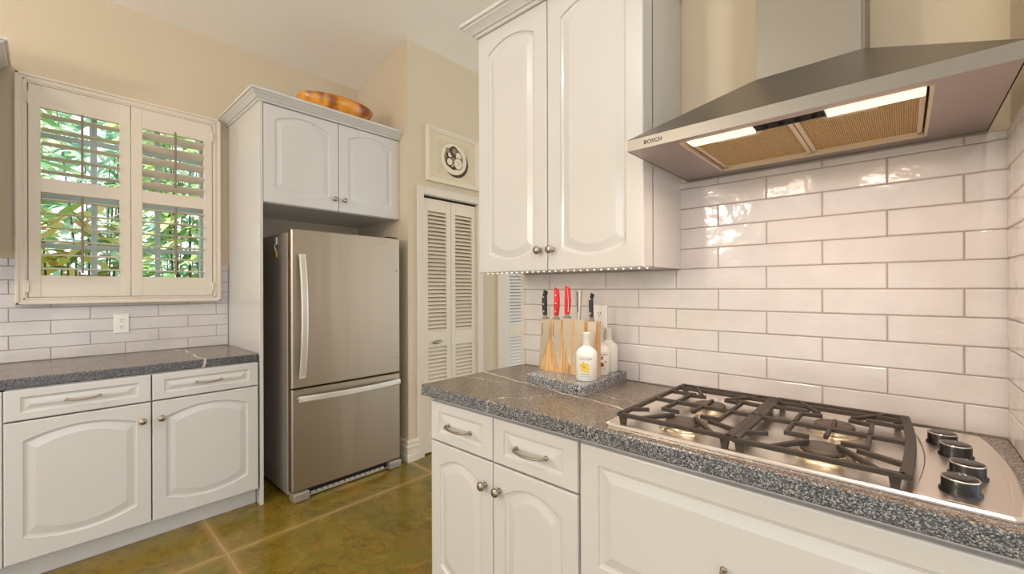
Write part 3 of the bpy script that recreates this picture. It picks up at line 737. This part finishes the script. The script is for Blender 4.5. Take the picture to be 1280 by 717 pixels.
# led strip
ls = thing('led_strip_light', 'glowing under-cabinet LED strip along the bottom edge of the wall cabinet', 'light', (-1.03, 1.40, 1.36))
b = MB(); b.box((-1.425, 1.382, 1.3705), (-.640, 1.392, 1.3735)); b.tube([(-1.434, 1.60, 1.372), (-1.436, 1.64, 1.34), (-1.434, 1.648, 1.28), (-1.434, 1.648, 1.20)], .0022, 6); b.build('strip', M['plate'], ls)
led0 = None
for k in range(27):
    xx = -1.418+k*.0298
    if led0 is None:
        b = MB(); b.lathe([(0, 0), (.0032, 0), (.0029, -.0018), (.0016, -.0028), (0, -.003)], (xx, 1.387, 1.3704), (0, 0, 1), 10); led0 = b.build('led', M['led'], ls, (xx, 1.387, 1.3704))
    else:
        c = led0.copy(); COL.objects.link(c); c.parent = ls; c.location = Vector((xx, 1.387, 1.3704))-wpos(ls)
def area(name, loc, sx, sy, power, col, parent, rot=(0, 0, 0)):
    l = bpy.data.lights.new(name, 'AREA'); l.shape = 'RECTANGLE'; l.size = sx; l.size_y = sy; l.energy = power; l.color = col
    o = bpy.data.objects.new(name, l); COL.objects.link(o); o.parent = parent; o.location = Vector(loc)-wpos(parent); o.rotation_euler = rot
    return o
area('strip_glow', (-1.03, 1.387, 1.364), .76, .01, LED_W, (1, .86, .66), ls)

# ------------------------------------------------------------------ range hood
HX0, HX1, HY0, HY1, HZ = -.603, .163, 1.168, YS-.0085, 1.704
hd = thing('range_hood', 'stainless pyramid range hood with two lit lamps above the cooktop', 'range hood', (-.22, 1.55, 1.70))
DX0, DX1, DY0, DZ = -.314, -.077, 1.40, 1.903
b = MB()
def rc4(xa, xb, ya, z): return [Vector((xa, ya, z)), Vector((xb, ya, z)), Vector((xb, HY1, z)), Vector((xa, HY1, z))]
b.loops([rc4(HX0, HX1, HY0, HZ), rc4(HX0, HX1, HY0, HZ+.032), rc4(HX0+.002, HX1-.002, HY0+.003, HZ+.035), rc4(DX0-.004, DX1+.004, DY0-.004, DZ), rc4(DX0-.004, DX1+.004, DY0-.004, DZ+.003)], False, True)
b.build('canopy', M['steel_h'], hd)
# underside with opening
FX0, FX1, FY0, FY1 = -.465, .048, 1.198, 1.598
b = MB(); z = HZ+.001
for (a, c) in (((HX0+.002, HY0+.002), (FX0, HY1)), ((FX1, HY0+.002), (HX1-.002, HY1)), ((FX0, HY0+.002), (FX1, FY0)), ((FX0, FY1), (FX1, HY1))):
    b.box((a[0], a[1], z), (c[0], c[1], z+.004))
b.build('underside_panel', M['steel_under'], hd)
b = MB()
for (a, c) in (((FX0, FY0), (FX0+.006, FY1)), ((FX1-.006, FY0), (FX1, FY1)), ((FX0, FY0), (FX1, FY0+.004)), ((FX0, FY1-.006), (FX1, FY1))):
    b.box((a[0], a[1], z), (c[0], c[1], z+.024))
b.build('opening_frame', M['hoodframe'], hd)
fm = -.204
for (xa, xb, hx) in ((FX0+.012, fm-.001, -.33), (fm+.001, FX1-.010, -.09)):
    b = MB(); zf = z+.012
    for (a, c) in (((xa, FY0+.052), (xa+.011, FY1-.006)), ((xb-.011, FY0+.052), (xb, FY1-.006)), ((xa, FY0+.052), (xb, FY0+.060)), ((xa, FY1-.016), (xb, FY1-.006))):
        b.box((a[0], a[1], zf-.004), (c[0], c[1], zf+.006), .0015)
    ff = b.build('filter', M['hoodframe'], hd)
    b = MB(); b.box((xa+.009, FY0+.058, zf), (xb-.009, FY1-.014, zf+.004)); b.build('mesh', M['mesh'], ff)
    b = MB(); b.tube([(hx-.055, FY0+.074, zf-.004), (hx-.045, FY0+.074, zf-.009), (hx+.045, FY0+.074, zf-.009), (hx+.055, FY0+.074, zf-.004)], .006, 8, flat=.6); b.build('handle', M['hoodframe'], ff)
for (xa, xb) in ((FX0+.022, -.282), (-.132, FX1-.012)):
    b = MB(); b.box((xa, FY0+.004, z-.003), (xb, FY0+.056, z+.012), .003); lp = b.build('lamp_cover', M['lampwarm'], hd)
    area('lamp_light', ((xa+xb)/2, FY0+.030, z-.005), xb-xa-.02, .03, HOOD_W, (1, .76, .60), lp)
b = MB(); b.box((-.280, FY0+.004, z+.0), (-.134, FY0+.052, z+.016), .002)
for k in range(4):
    b.lathe([(0, 0), (.007, 0), (.006, -.006), (0, -.007)], (-.255+k*.034, FY0+.028, z+.0005), (0, 0, 1), 10)
b.build('control_panel', M['rubber'], hd)
b = MB(); b.box((DX0, DY0, DZ+.002), (DX1, HY1, 3.4)); b.box((DX1-.0005, DY0+.012, DZ+.002), (DX1+.006, HY1, 3.4)); b.build('chimney', M['steel_duct'], hd)
# lettering on the lip
cu = bpy.data.curves.new('lettering', 'FONT'); cu.body = 'BOSCH'; cu.size = .0155; cu.extrude = .0004; cu.space_character = 1.10; cu.offset = .0002
tmp = bpy.data.objects.new('lettering', cu); COL.objects.link(tmp)
bpy.context.view_layer.update()
me = bpy.data.meshes.new_from_object(tmp.evaluated_get(bpy.context.evaluated_depsgraph_get())); bpy.data.objects.remove(tmp)
me.materials.clear(); me.materials.append(M['black'])
lt = bpy.data.objects.new('brand_lettering', me); COL.objects.link(lt); lt.parent = hd
lt.location = Vector((-.551, HY0-.0004, HZ+.0105))-wpos(hd); lt.rotation_euler = (PI/2, 0, 0)

# ------------------------------------------------------------------ cooktop
ck = thing('gas_cooktop', 'stainless four-burner gas cooktop set into the granite counter', 'cooktop', (-.23, 1.34, .914))
CZ = .9142
def outline(inset=0, n=12):
    P = []
    x0, x1, ya, yb = -.625+inset, .146-inset, 1.070+inset, 1.602-inset
    P.append((x0+.012, ya)); P.append((x1-.010, ya))
    for k in range(n+1):
        s = k/n; P.append((x1+.022*math.sin(PI*s)**.8 if 0 < s < 1 else x1, ya+.008+(yb-ya-.016)*s))
    P.append((x1-.010, yb)); P.append((x0+.012, yb))
    for k in range(n+1):
        s = 1-k/n; P.append((x0-.012*math.sin(PI*s) if 0 < s < 1 else x0, ya+.008+(yb-ya-.016)*s))
    return P
b = MB()
O = [outline(0), outline(0), outline(.004), outline(.014), outline(.020)]
b.loops([[Vector((px, py_, zz)) for px, py_ in o] for o, zz in zip(O, (CZ, CZ+.004, CZ+.008, CZ+.008, CZ+.005))])
b.build('surface', M['steel_top'], ck)
# raised control panel
b = MB(); n = 12
P = [(.012+.022*math.sin(PI*k/n), 1.082+(1.598-1.082)*k/n) for k in range(n+1)]+[(.130+.022*math.sin(PI*k/n)**.8 if 0 < k < n else .130, 1.598-(1.598-1.082)*k/n) for k in range(n+1)]
cxm = .075; sh_ = lambda p, i: (p[0]+(i if p[0] < cxm else -i), p[1]+(i if p[1] < 1.34 else -i))
b.loops([[Vector((*p, CZ+.004)) for p in P], [Vector((*p, CZ+.0080)) for p in P], [Vector((*sh_(p, .002), CZ+.0088)) for p in P]])
b.build('control_panel', M['steel_top'], ck)
# burners
bb = [(-.440, 1.165), (-.440, 1.385), (-.135, 1.180), (-.135, 1.400)]
b = MB(); b.lathe([(.062, 0), (.060, .003), (.050, .005), (.046, .007), (.046, .013), (.042, .015), (0, .015)], (bb[0][0], bb[0][1], CZ+.005), (0, 0, 1), 32)
for k in range(20):
    a = 2*PI*k/20; b.box((bb[0][0]+.043*math.cos(a)-.002, bb[0][1]+.043*math.sin(a)-.002, CZ+.012), (bb[0][0]+.043*math.cos(a)+.002, bb[0][1]+.043*math.sin(a)+.002, CZ+.0205))
br0 = b.build('burner', M['alu'], ck, (*bb[0], CZ))
b = MB(); b.lathe([(.040, .0), (.044, .002), (.044, .006), (.040, .009), (.020, .0105), (0, .011)], (bb[0][0], bb[0][1], CZ+.0205), (0, 0, 1), 32)
b.lathe([(.003, 0), (.003, .012), (0, .013)], (bb[0][0]+.056, bb[0][1], CZ+.008), (0, 0, 1), 8)
b.build('burner_cap', M['burnercap'], br0)
for q in bb[1:]: dup(br0, ck, Vector((*q, CZ))-wpos(ck))
# grates
GZ = .948
def grate(x0, x1, ya, yb, cx, by0, by1, curved):
    b = MB(); w_, h_ = .0115, .011
    B = lambda p, q, ww=w_, z0=GZ, z1=GZ, hh=h_: b.bar((p[0], p[1], z0), (q[0], q[1], z1), ww, hh)
    B((x0, ya), (x1, ya)); B((x0, yb), (x1, yb))
    B((x0+.004, ya-.005), (x0+.004, yb+.005), .014)
    if curved:
        n = 10; pts = [(x1+.010*math.sin(PI*k/n), ya-.005+(yb-ya+.010)*k/n) for k in range(n+1)]
        for k in range(n): B(pts[k], pts[k+1], .019)
    else: B((x1-.004, ya-.005), (x1-.004, yb+.005), .020)
    ym = 1.318
    B((x0, ym), (x1, ym))
    B((x0, yb-.042), (x1, yb-.042), .010)
    # C brackets that straddle the middle bar around the rear burner
    for sx in (-1, 1):
        e = cx+sx*.076
        B((e, 1.218), (e, 1.428), .009)
        B((e+sx*.004, 1.428), (e-sx*.048, 1.434), .009, GZ, GZ+.001); B((e+sx*.004, 1.218), (e-sx*.046, 1.212), .009, GZ, GZ+.001)
    B((cx, ym), (cx, 1.237), .009, GZ, GZ+.002); B((cx+.004, ym), (cx+.002, 1.399), .009, GZ, GZ+.002)
    # fingers over the burners
    for (px, py_), (qx, qy) in (((x0, 1.150), (x0+.052, 1.170)), ((x1, 1.150), (x1-.075, 1.172)), ((cx-.085, ya), (cx-.026, 1.168)), ((cx+.100, ya), (cx+.030, 1.172)),
                               ((x0, by1+.06), (cx-.060, by1+.048)), ((x1, by1+.055), (cx+.062, by1+.05)), ((cx-.10, yb), (cx-.038, by1+.045)), ((cx+.10, yb), (cx+.035, by1+.045))):
        B((px, py_), (qx, qy), .010, GZ, GZ+.004)
    # feet
    for px in (x0+.012, x1-.014):
        for py_ in (ya+.004, yb-.004):
            b.loops([[Vector((px+i*.006, py_+j*.006, CZ+.005)) for i, j in ((-1, -1), (1, -1), (1, 1), (-1, 1))], [Vector((px+i*.010, py_+j*.0075, GZ-.003)) for i, j in ((-1, -1), (1, -1), (1, 1), (-1, 1))]])
    return b.build('grate', M['iron'], ck)
grate(-.590, -.300, 1.088, 1.560, -.440, bb[0][1], bb[1][1], False)
grate(-.292, .002, 1.082, 1.565, -.135, bb[2][1], bb[3][1], True)
# knobs
kp = [(.069, 1.462), (.086, 1.377), (.094, 1.243), (.077, 1.138)]
k0 = kp[0]; kz = CZ+.0086
b = MB(); b.lathe([(.0295, 0), (.0295, .004), (.0262, .006), (.0262, .024), (.0245, .0262)], (*k0, kz), (0, 0, 1), 32); b.lathe([(.0250, .0262), (.0240, .0275), (.012, .0282), (0, .0284)], (*k0, kz), (0, 0, 1), 32)
kb0 = b.build('control_knob', M['black'], ck, (*k0, kz))
b = MB(); b.lathe([(.0262, .0250), (.0266, .0262), (.0258, .0274), (.0246, .0276), (.0242, .0262)], (*k0, kz), (0, 0, 1), 32); b.box((k0[0]-.001, k0[1]+.010, kz+.0272), (k0[0]+.001, k0[1]+.020, kz+.0287)); b.build('chrome_ring', M['chromeline'], kb0)
for q in kp[1:]: dup(kb0, ck, Vector((*q, kz))-wpos(ck))

# ------------------------------------------------------------------ stone board, knives, bottles
ang = math.radians(0)
b = MB(); zs0, zs1 = .9138, .952
Q = [(-1.140, 1.334), (-.838, 1.293), (-.860, 1.650), (-1.128, 1.650)]
b.loops([[Vector((*p, zs0)) for p in Q], [Vector((*p, zs1-.003)) for p in Q], [Vector((p[0]+(.003 if p[0] < -1 else -.003), p[1]+(.003 if p[1] < 1.5 else -.003), zs1)) for p in Q]])
b.lathe([(0, 0), (.006, 0), (.006, .001), (0, .001)], (-.872, 1.298, .930), (-.13, -1, 0), 12, mi=2)
V_board = [('x', -1.4, .33, .004, .12, -1.2, -.7, .8)]
G_board = [granite('grey_granite_edge_board', V_board, 1.22), granite('warm_lit_granite_top_board', V_board, 1.0, True)]
tag(warm_top(b.build('stone_board', G_board+[M['slot']])), 'thick grey granite slab under the knife block and white bottles', 'board')
def bl(s): return None
kbx0, kbx1, kby, kbh = -1.163, -.880, 1.445, .215
kb = MB()
Lb = []
n = 1
lean = .012
kb.loops([[Vector((kbx0, kby, zs1)), Vector((kbx1+.0, kby, zs1)), Vector((kbx1, kby+.034, zs1)), Vector((kbx0, kby+.034, zs1))],
          [Vector((kbx0+.002, kby+lean, zs1+kbh-.003)), Vector((kbx1-.002, kby+lean, zs1+kbh-.003)), Vector((kbx1-.002, kby+.036, zs1+kbh-.003)), Vector((kbx0+.002, kby+.036, zs1+kbh-.003))],
          [Vector((kbx0+.005, kby+lean+.003, zs1+kbh)), Vector((kbx1-.005, kby+lean+.003, zs1+kbh)), Vector((kbx1-.005, kby+.033, zs1+kbh)), Vector((kbx0+.005, kby+.033, zs1+kbh))]])
tag(kb.build('knife_block', M['blockwood']), 'upright magnetic wooden block holding five knives on the stone board', 'knife block')
def knife(label, cx, tipz, heelz, topz, bw, tipdx, hw, style):
    """blade lies flat against the front face of the block, tip down"""
    face = lambda z: kby+lean*(z-zs1)/kbh
    t = thing('kitchen_knife', label, 'knife', (cx, face(tipz)-.002, tipz))
    b = MB(); n = 10; L = []
    for k in range(n+1):
        s = k/n; z = tipz+(heelz-tipz)*s
        left = cx-bw*.5+0*s; wid = bw*min(1, (s/.62))**.75 if s > 0 else .002
        if tipdx < 0: l, r = cx-bw*.5, cx-bw*.5+max(wid, .002)
        else: l, r = cx+bw*.5-max(wid, .002), cx+bw*.5
        if tipdx == 0: l, r = cx-max(wid, .002)*.5, cx+max(wid, .002)*.5
        yy = face(z)-.0006
        L.append([Vector((l, yy-.0022, z)), Vector((r, yy-.0008, z)), Vector((r, yy-.0002, z)), Vector((l, yy, z))])
    b.loops(L); b.build('blade', M['blade'], t)
    yy = face(heelz)-.0015
    if style != 'steel':
        b = MB(); b.box((cx-hw*.62, yy-.009, heelz-.002), (cx+hw*.62, yy+.006, heelz+.006), .002); b.tube([(cx, yy-.0015, heelz+.004), (cx, yy-.0015, heelz+.016)], [.0075, .0085], 10)
        b.build('bolster', M['nickel'], t)
    h0 = heelz+(.014 if style != 'steel' else -.002)
    b = MB(); L = []; n = 10
    for k in range(n+1):
        s = k/n; z = h0+(topz-h0)*s
        if style == 'steel': ww = hw*(.75+.35*s); dx = .004*s; dd = .008
        else:
            ww = hw*(.78+.32*math.sin(PI*min(1, s*1.15)*.9)); dx = .0035*math.sin(2.6*s)*(1 if tipdx >= 0 else -1)+(.006*max(0, s-.8)*5 if style == 'black' else 0); dd = .0085
        sl = .006*(1 if k == n else 0)
        ring = []
        for i in range(12):
            a = 2*PI*i/12; ca, sa = math.cos(a), math.sin(a)
            sg = lambda v: math.copysign(abs(v)**.7, v)
            ring.append(Vector((cx+dx+ww*.5*sg(ca), yy-.002+dd*sg(sa), z-(sl*ca if style != 'steel' else 0))))
        L.append(ring)
    b.loops(L, smooth=False)
    hm = {'black': M['blackhandle'], 'red': M['redhandle'], 'redplain': M['redhandle'], 'steel': M['blade']}[style]
    h = b.build('handle', hm, t)
    if style in ('black', 'red'):
        for s in ((.16, .46, .76) if tipz < 1.01 and hw > .017 else (.18, .80)):
            z = h0+(topz-h0)*s; b = MB(); b.lathe([(0, 0), (.0034, 0), (.003, .0015), (0, .002)], (cx+.0035*math.sin(2.6*s)*(1 if tipdx >= 0 else -1), yy-.002-.0080, z), (0, -1, 0), 10); b.build('rivet', M['steel_bright'], h)
    if style == 'redplain':
        b = MB(); b.tube([(cx+.010, yy-.009, h0+.01), (cx+.012, yy-.009, (h0+topz)/2), (cx+.006, yy-.009, topz-.004)], .0012, 6); b.build('tang_line', M['steel_bright'], h)
    if style == 'steel':
        b = MB(); b.box((cx-.0015, yy-.0108, h0+.03), (cx+.003, yy-.0095, topz-.006)); b.build('groove', M['slot'], h)
    if label.startswith('leftmost') or 'second' in label:
        b = MB()
        for k in range(7): z = heelz-.025-k*.008; b.box((cx-bw*.5+.006, face(z)-.0034, z), (cx-bw*.5+.0105, face(z)-.0024, z+.005))
        b.build('etched_text', M['mark'], t)
knife('leftmost black-handled chef knife on the wooden block, handle with three rivets', -1.136, .978, 1.172, 1.288, .046, -1, .021, 'black')
knife('second knife from left on the block, red handle with three silver rivets', -1.077, .972, 1.172, 1.298, .046, 1, .023, 'red')
knife('middle knife on the block, plain red handle without rivets', -1.022, .985, 1.180, 1.304, .042, 1, .025, 'redplain')
knife('all-steel knife right of the red handles on the wooden block', -.965, .985, 1.176, 1.292, .046, -1, .019, 'steel')
knife('rightmost black-handled knife behind the white bottles, handle with two rivets', -.904, 1.000, 1.172, 1.276, .036, -1, .015, 'black')

def bottle(label, x_, y_, h, art):
    R = .0405; t = thing('bottle', label, 'bottle', (x_, y_, zs1), 'white bottles on the stone board')
    zsld = h*.53
    b = MB(); b.lathe([(0, 0), (R-.004, 0), (R, .004), (R, zsld), (R*.985, zsld+.006), (R*.93, zsld+.013), (R*.80, zsld+.021), (R*.60, zsld+.0265), (R*.44, zsld+.030), (R*.39, zsld+.035)], (x_, y_, zs1), (0, 0, 1), 40); b.build('body', M['bottle'], t)
    b = MB(); z0 = zsld+.034; b.lathe([(R*.39, z0), (R*.365, z0+.006), (R*.365, h-.012), (R*.385, h-.010), (R*.385, h-.002), (R*.37, h), (R*.30, h), (R*.29, h-.02)], (x_, y_, zs1), (0, 0, 1), 28); b.build('neck', M['bottleneck'], t)
    if not art: return t
    a0 = math.atan2(-y_, -x_)+(-.10 if art == 'flower' else .22)     # towards the room
    def patch(mb, pts, mi, off=.0004):
        """pts: list of (arc, height) outline around the front of the bottle"""
        P = [Vector((x_+(R+off)*math.cos(a0+u/R), y_+(R+off)*math.sin(a0+u/R), zs1+v)) for u, v in pts]
        Q_ = [Vector((x_+(R-.001)*math.cos(a0+u/R), y_+(R-.001)*math.sin(a0+u/R), zs1+v)) for u, v in pts]
        mb.loops([Q_, P], mi=mi)
    b = MB()
    rr = random.Random(11 if art == 'flower' else 12)
    for row, (v, hw_, hh) in enumerate(((.091, .019, .0012), (.083, .024, .0034), (.0785, .014, .001), (.028, .012, .001), (.026, .014, .001), (.018, .018, .0012))):
        u = -hw_
        while u < hw_:
            w_ = rr.uniform(.002, .0045); patch(b, [(u, v), (u+w_, v), (u+w_, v+hh), (u, v+hh)], 0); u += w_+.0012
    if art == 'flower':
        for k in range(8):
            a = 2*PI*k/8+.3; cu_, cv_ = -.004+.0125*math.cos(a), .054+.0125*math.sin(a)
            patch(b, [(cu_+(.0085 if k % 2 else .0065)*math.cos(q), cv_+(.0065 if k % 2 else .0085)*math.sin(q)) for q in [2*PI*i/8 for i in range(8)]], 1, .0005)
        patch(b, [(-.004+.006*math.cos(q), .054+.006*math.sin(q)) for q in [2*PI*i/10 for i in range(10)]], 3, .0008)
        patch(b, [(.004, .036), (.014, .030), (.012, .040), (.006, .044)], 1, .0005)
        patch(b, [(-.018, .040), (-.010, .034), (-.008, .042)], 1, .0005)
    else:
        k_ = 1.35
        S_ = lambda pts: [(u*k_, .050+(v-.050)*k_) for u, v in pts]
        patch(b, S_([(-.014, .054), (.0, .072), (.014, .054), (.011, .052), (0, .064), (-.011, .052)]), 2, .0006)
        patch(b, S_([(-.010, .034), (.008, .034), (.010, .054), (0, .064), (-.011, .054)]), 3, .0005)
        patch(b, S_([(.0055*math.cos(q), .046+.007*math.sin(q)) for q in [2*PI*i/12 for i in range(12)]]), 2, .0008)
    b.build('label_print', [M['inkgrey'], M['inkyellow'], M['inkbrown'], M['inkpink']], t)
    return t
bottle('front white bottle with yellow flower label on the stone board', -.893, 1.397, .180, 'flower')
bottle('middle white bottle with brown birdhouse label between two other white bottles', -.911, 1.5245, .180, 'house')
bottle('rear plain white bottle nearest the tiled wall', -.921, 1.6095, .180, None)

# outlets
def outlet(label, fr, u, v):
    t = thing('wall_outlet', label, 'outlet', fr(u, v, .0085), 'duplex outlets')
    b = MB(); n = 4
    L = [[fr(u-.035, v-.058, .0085), fr(u+.035, v-.058, .0085), fr(u+.035, v+.058, .0085), fr(u-.035, v+.058, .0085)]]
    L.append([p+fr.W*.003 for p in L[0]]); L.append([fr(u-.032, v-.055, .0145), fr(u+.032, v-.055, .0145), fr(u+.032, v+.055, .0145), fr(u-.032, v+.055, .0145)])
    b.loops(L); b.build('cover_plate', M['plate'], t)
    for dv in (-.0195, .0195):
        b = MB(); P = [fr(u+.0165*math.copysign(abs(math.cos(a))**.6, math.cos(a)), v+dv+.0145*math.copysign(abs(math.sin(a))**.8, math.sin(a)), .0140) for a in [2*PI*k/20 for k in range(20)]]
        b.loops([P, [p+fr.W*.0025 for p in P]])
        so = b.build('socket', M['plate'], t)
        b = MB()
        for du, hh in ((-.0063, .0045), (.0063, .0038)):
            P = [fr(u+du-.0013, v+dv+.004-hh, .0160), fr(u+du+.0013, v+dv+.004-hh, .0160), fr(u+du+.0013, v+dv+.004+hh, .0160), fr(u+du-.0013, v+dv+.004+hh, .0160)]
            b.loops([P, [p+fr.W*.0009 for p in P]])
        b.lathe([(0, 0), (.0026, 0), (.0026, .0009), (0, .0009)], fr(u, v+dv-.0075, .0160), fr.W, 10)
        b.build('slots', M['slot'], so)
outlet('white duplex outlet in the tile below the shuttered window', frL, .317, 1.096)
outlet('white duplex outlet in the tile behind the white bottles', frS, -.985, 1.168)

# ------------------------------------------------------------------ unseen ceiling lights added as fill; the hood-side one fits the chimney's wall shadow
cl0 = None
for (px, py_) in ((.25, .35), (-1.6, -1.2)):
    t = thing('unseen_ceiling_light', 'unseen round recessed downlight in the sloped ceiling, added for fill', 'light', (px, py_, cz(px)), 'unseen ceiling lights')
    b = MB(); b.lathe([(.085, .0), (.088, -.004), (.07, -.008), (.066, -.002)], (px, py_, cz(px)-.006), (0, 0, 1), 28); b.build('trim_ring', M['plate'], t)
    b = MB(); b.lathe([(0, 0), (.066, 0), (.066, -.004), (0, -.005)], (px, py_, cz(px)-.006), (0, 0, 1), 28); ln = b.build('lens', M['canglow'], t)
    l = bpy.data.lights.new('downlight', 'AREA'); l.shape = 'DISK'; l.size = .13; l.energy = CAN_W; l.color = (1, .96, .90)
    o = bpy.data.objects.new('downlight', l); COL.objects.link(o); o.parent = t; o.location = (0, 0, -.02)

pl = thing('added_pendant', 'unseen globe pendant added behind the camera as warm fill light', 'light', (-1.83, -2.5, 2.17))  # added as warm uplight for the ceiling and left wall, never in view
b = MB(); b.lathe([(.05, -.0), (.05, .02), (.012, .05), (.006, .06), (.006, cz(-1.83)-2.34), (.05, cz(-1.83)-2.335), (.055, cz(-1.83)-2.31), (0, cz(-1.83)-2.31)], (-1.83, -2.5, 2.32), (0, 0, 1), 20); b.build('stem', M['nickel'], pl)
b = MB(); b.lathe([(.14*math.sin(PI*k/14), -.14*math.cos(PI*k/14)) for k in range(15)], (-1.83, -2.5, 2.18), (0, 0, 1), 28); gl = b.build('globe', emit('added_globe_glow', (1, .84, .66, 1), ADDED_PENDANT_L), pl)

# ------------------------------------------------------------------ garden outside the window
b = MB(); b.box((-30, -30, -.35), (XL-.2, 30, -.12)); g = b.build('lawn', M['lawn']); tag(g, None, None, None, 'structure'); g.name = 'ground'
def leaf(b, base, d, L, wd, droop, mi=0):
    d = Vector(d).normalized(); side = d.cross(Vector((0, 0, 1)));
    side = side.normalized() if side.length > .05 else Vector((0, 1, 0))
    rot = random.uniform(-.8, .8); up = side.cross(d); side = (side*math.cos(rot)+up*math.sin(rot))
    n = 4; vs = []; fs = []
    for k in range(n+1):
        s = k/n; p = Vector(base)+d*L*s+Vector((0, 0, -droop*L*s*s)); ww = wd*math.sin(PI*min(.98, .08+s*.92))**.8
        vs += [p-side*ww, p+Vector((0, 0, -.15*ww)), p+side*ww]
    for k in range(n):
        for j in (0, 1): fs.append((k*3+j, k*3+j+1, k*3+j+4, k*3+j+3))
    b.add(vs, fs, True, mi)
def shrub(name, label, x_, y_, h, rad, nl, L, wd, mat, seed):
    random.seed(seed); t = thing(name, label, 'shrub', (x_, y_, -.12), 'garden plants outside the window')
    sb = MB(); lb = MB()
    stems = []
    for k in range(7):
        a = 2*PI*k/7+random.uniform(-.3, .3); r = rad*random.uniform(.2, .7)
        top = Vector((x_+r*math.cos(a), y_+r*math.sin(a), h*random.uniform(.75, 1.0)))
        pts = [Vector((x_+.06*math.cos(a), y_+.06*math.sin(a), -.12)).lerp(top, s)+Vector((0, 0, .1*math.sin(PI*s))) for s in (0, .33, .66, 1)]
        sb.tube(pts, [.012, .010, .008, .004], 6); stems.append(pts)
    sb.build('stems', M['bark'], t)
    for k in range(nl):
        a = random.uniform(0, 2*PI); r = rad*math.sqrt(random.random()); z = h*(.15+.9*random.random()**.8)
        p = (x_+r*math.cos(a), y_+r*math.sin(a), z)
        leaf(lb, p, (math.cos(a+random.uniform(-1.2, 1.2)), math.sin(a+random.uniform(-1.2, 1.2)), random.uniform(-.3, .7)), L*random.uniform(.6, 1.3), wd*random.uniform(.7, 1.2), random.uniform(.1, .6))
    lb.build('leaves', mat, t)
shrub('leafy_shrub', 'bright green shrub outside, nearest behind the left shutter panel', -5.25, -.42, 3.2, .42, 700, .26, .032, M['leaf_a'], 1)
shrub('leafy_shrub', 'bright green shrub outside, nearest behind the right shutter panel', -5.25, .98, 3.1, .42, 700, .26, .034, M['leaf_a'], 3)
shrub('leafy_shrub', 'pale blue-green shrub outside seen between the two nearest green ones', -6.9, .45, 3.7, .52, 700, .32, .032, M['leaf_b'], 2)
shrub('leafy_shrub', 'tall pale shrub far outside, behind the right half of the window', -9.0, 1.5, 4.6, .85, 700, .40, .05, M['leaf_b'], 5)
shrub('leafy_shrub', 'tall green shrub far outside, behind the left half of the window', -9.0, -.7, 4.6, .85, 700, .40, .05, M['leaf_a'], 6)
shrub('leafy_shrub', 'mid-distance green shrub outside at the right edge of the window', -6.9, 2.1, 3.7, .5, 500, .32, .036, M['leaf_a'], 7)
shrub('croton_shrub', 'yellow and green croton low outside the left shutter panel', -4.25, .12, 1.75, .2, 320, .17, .028, M['leaf_c'], 4)
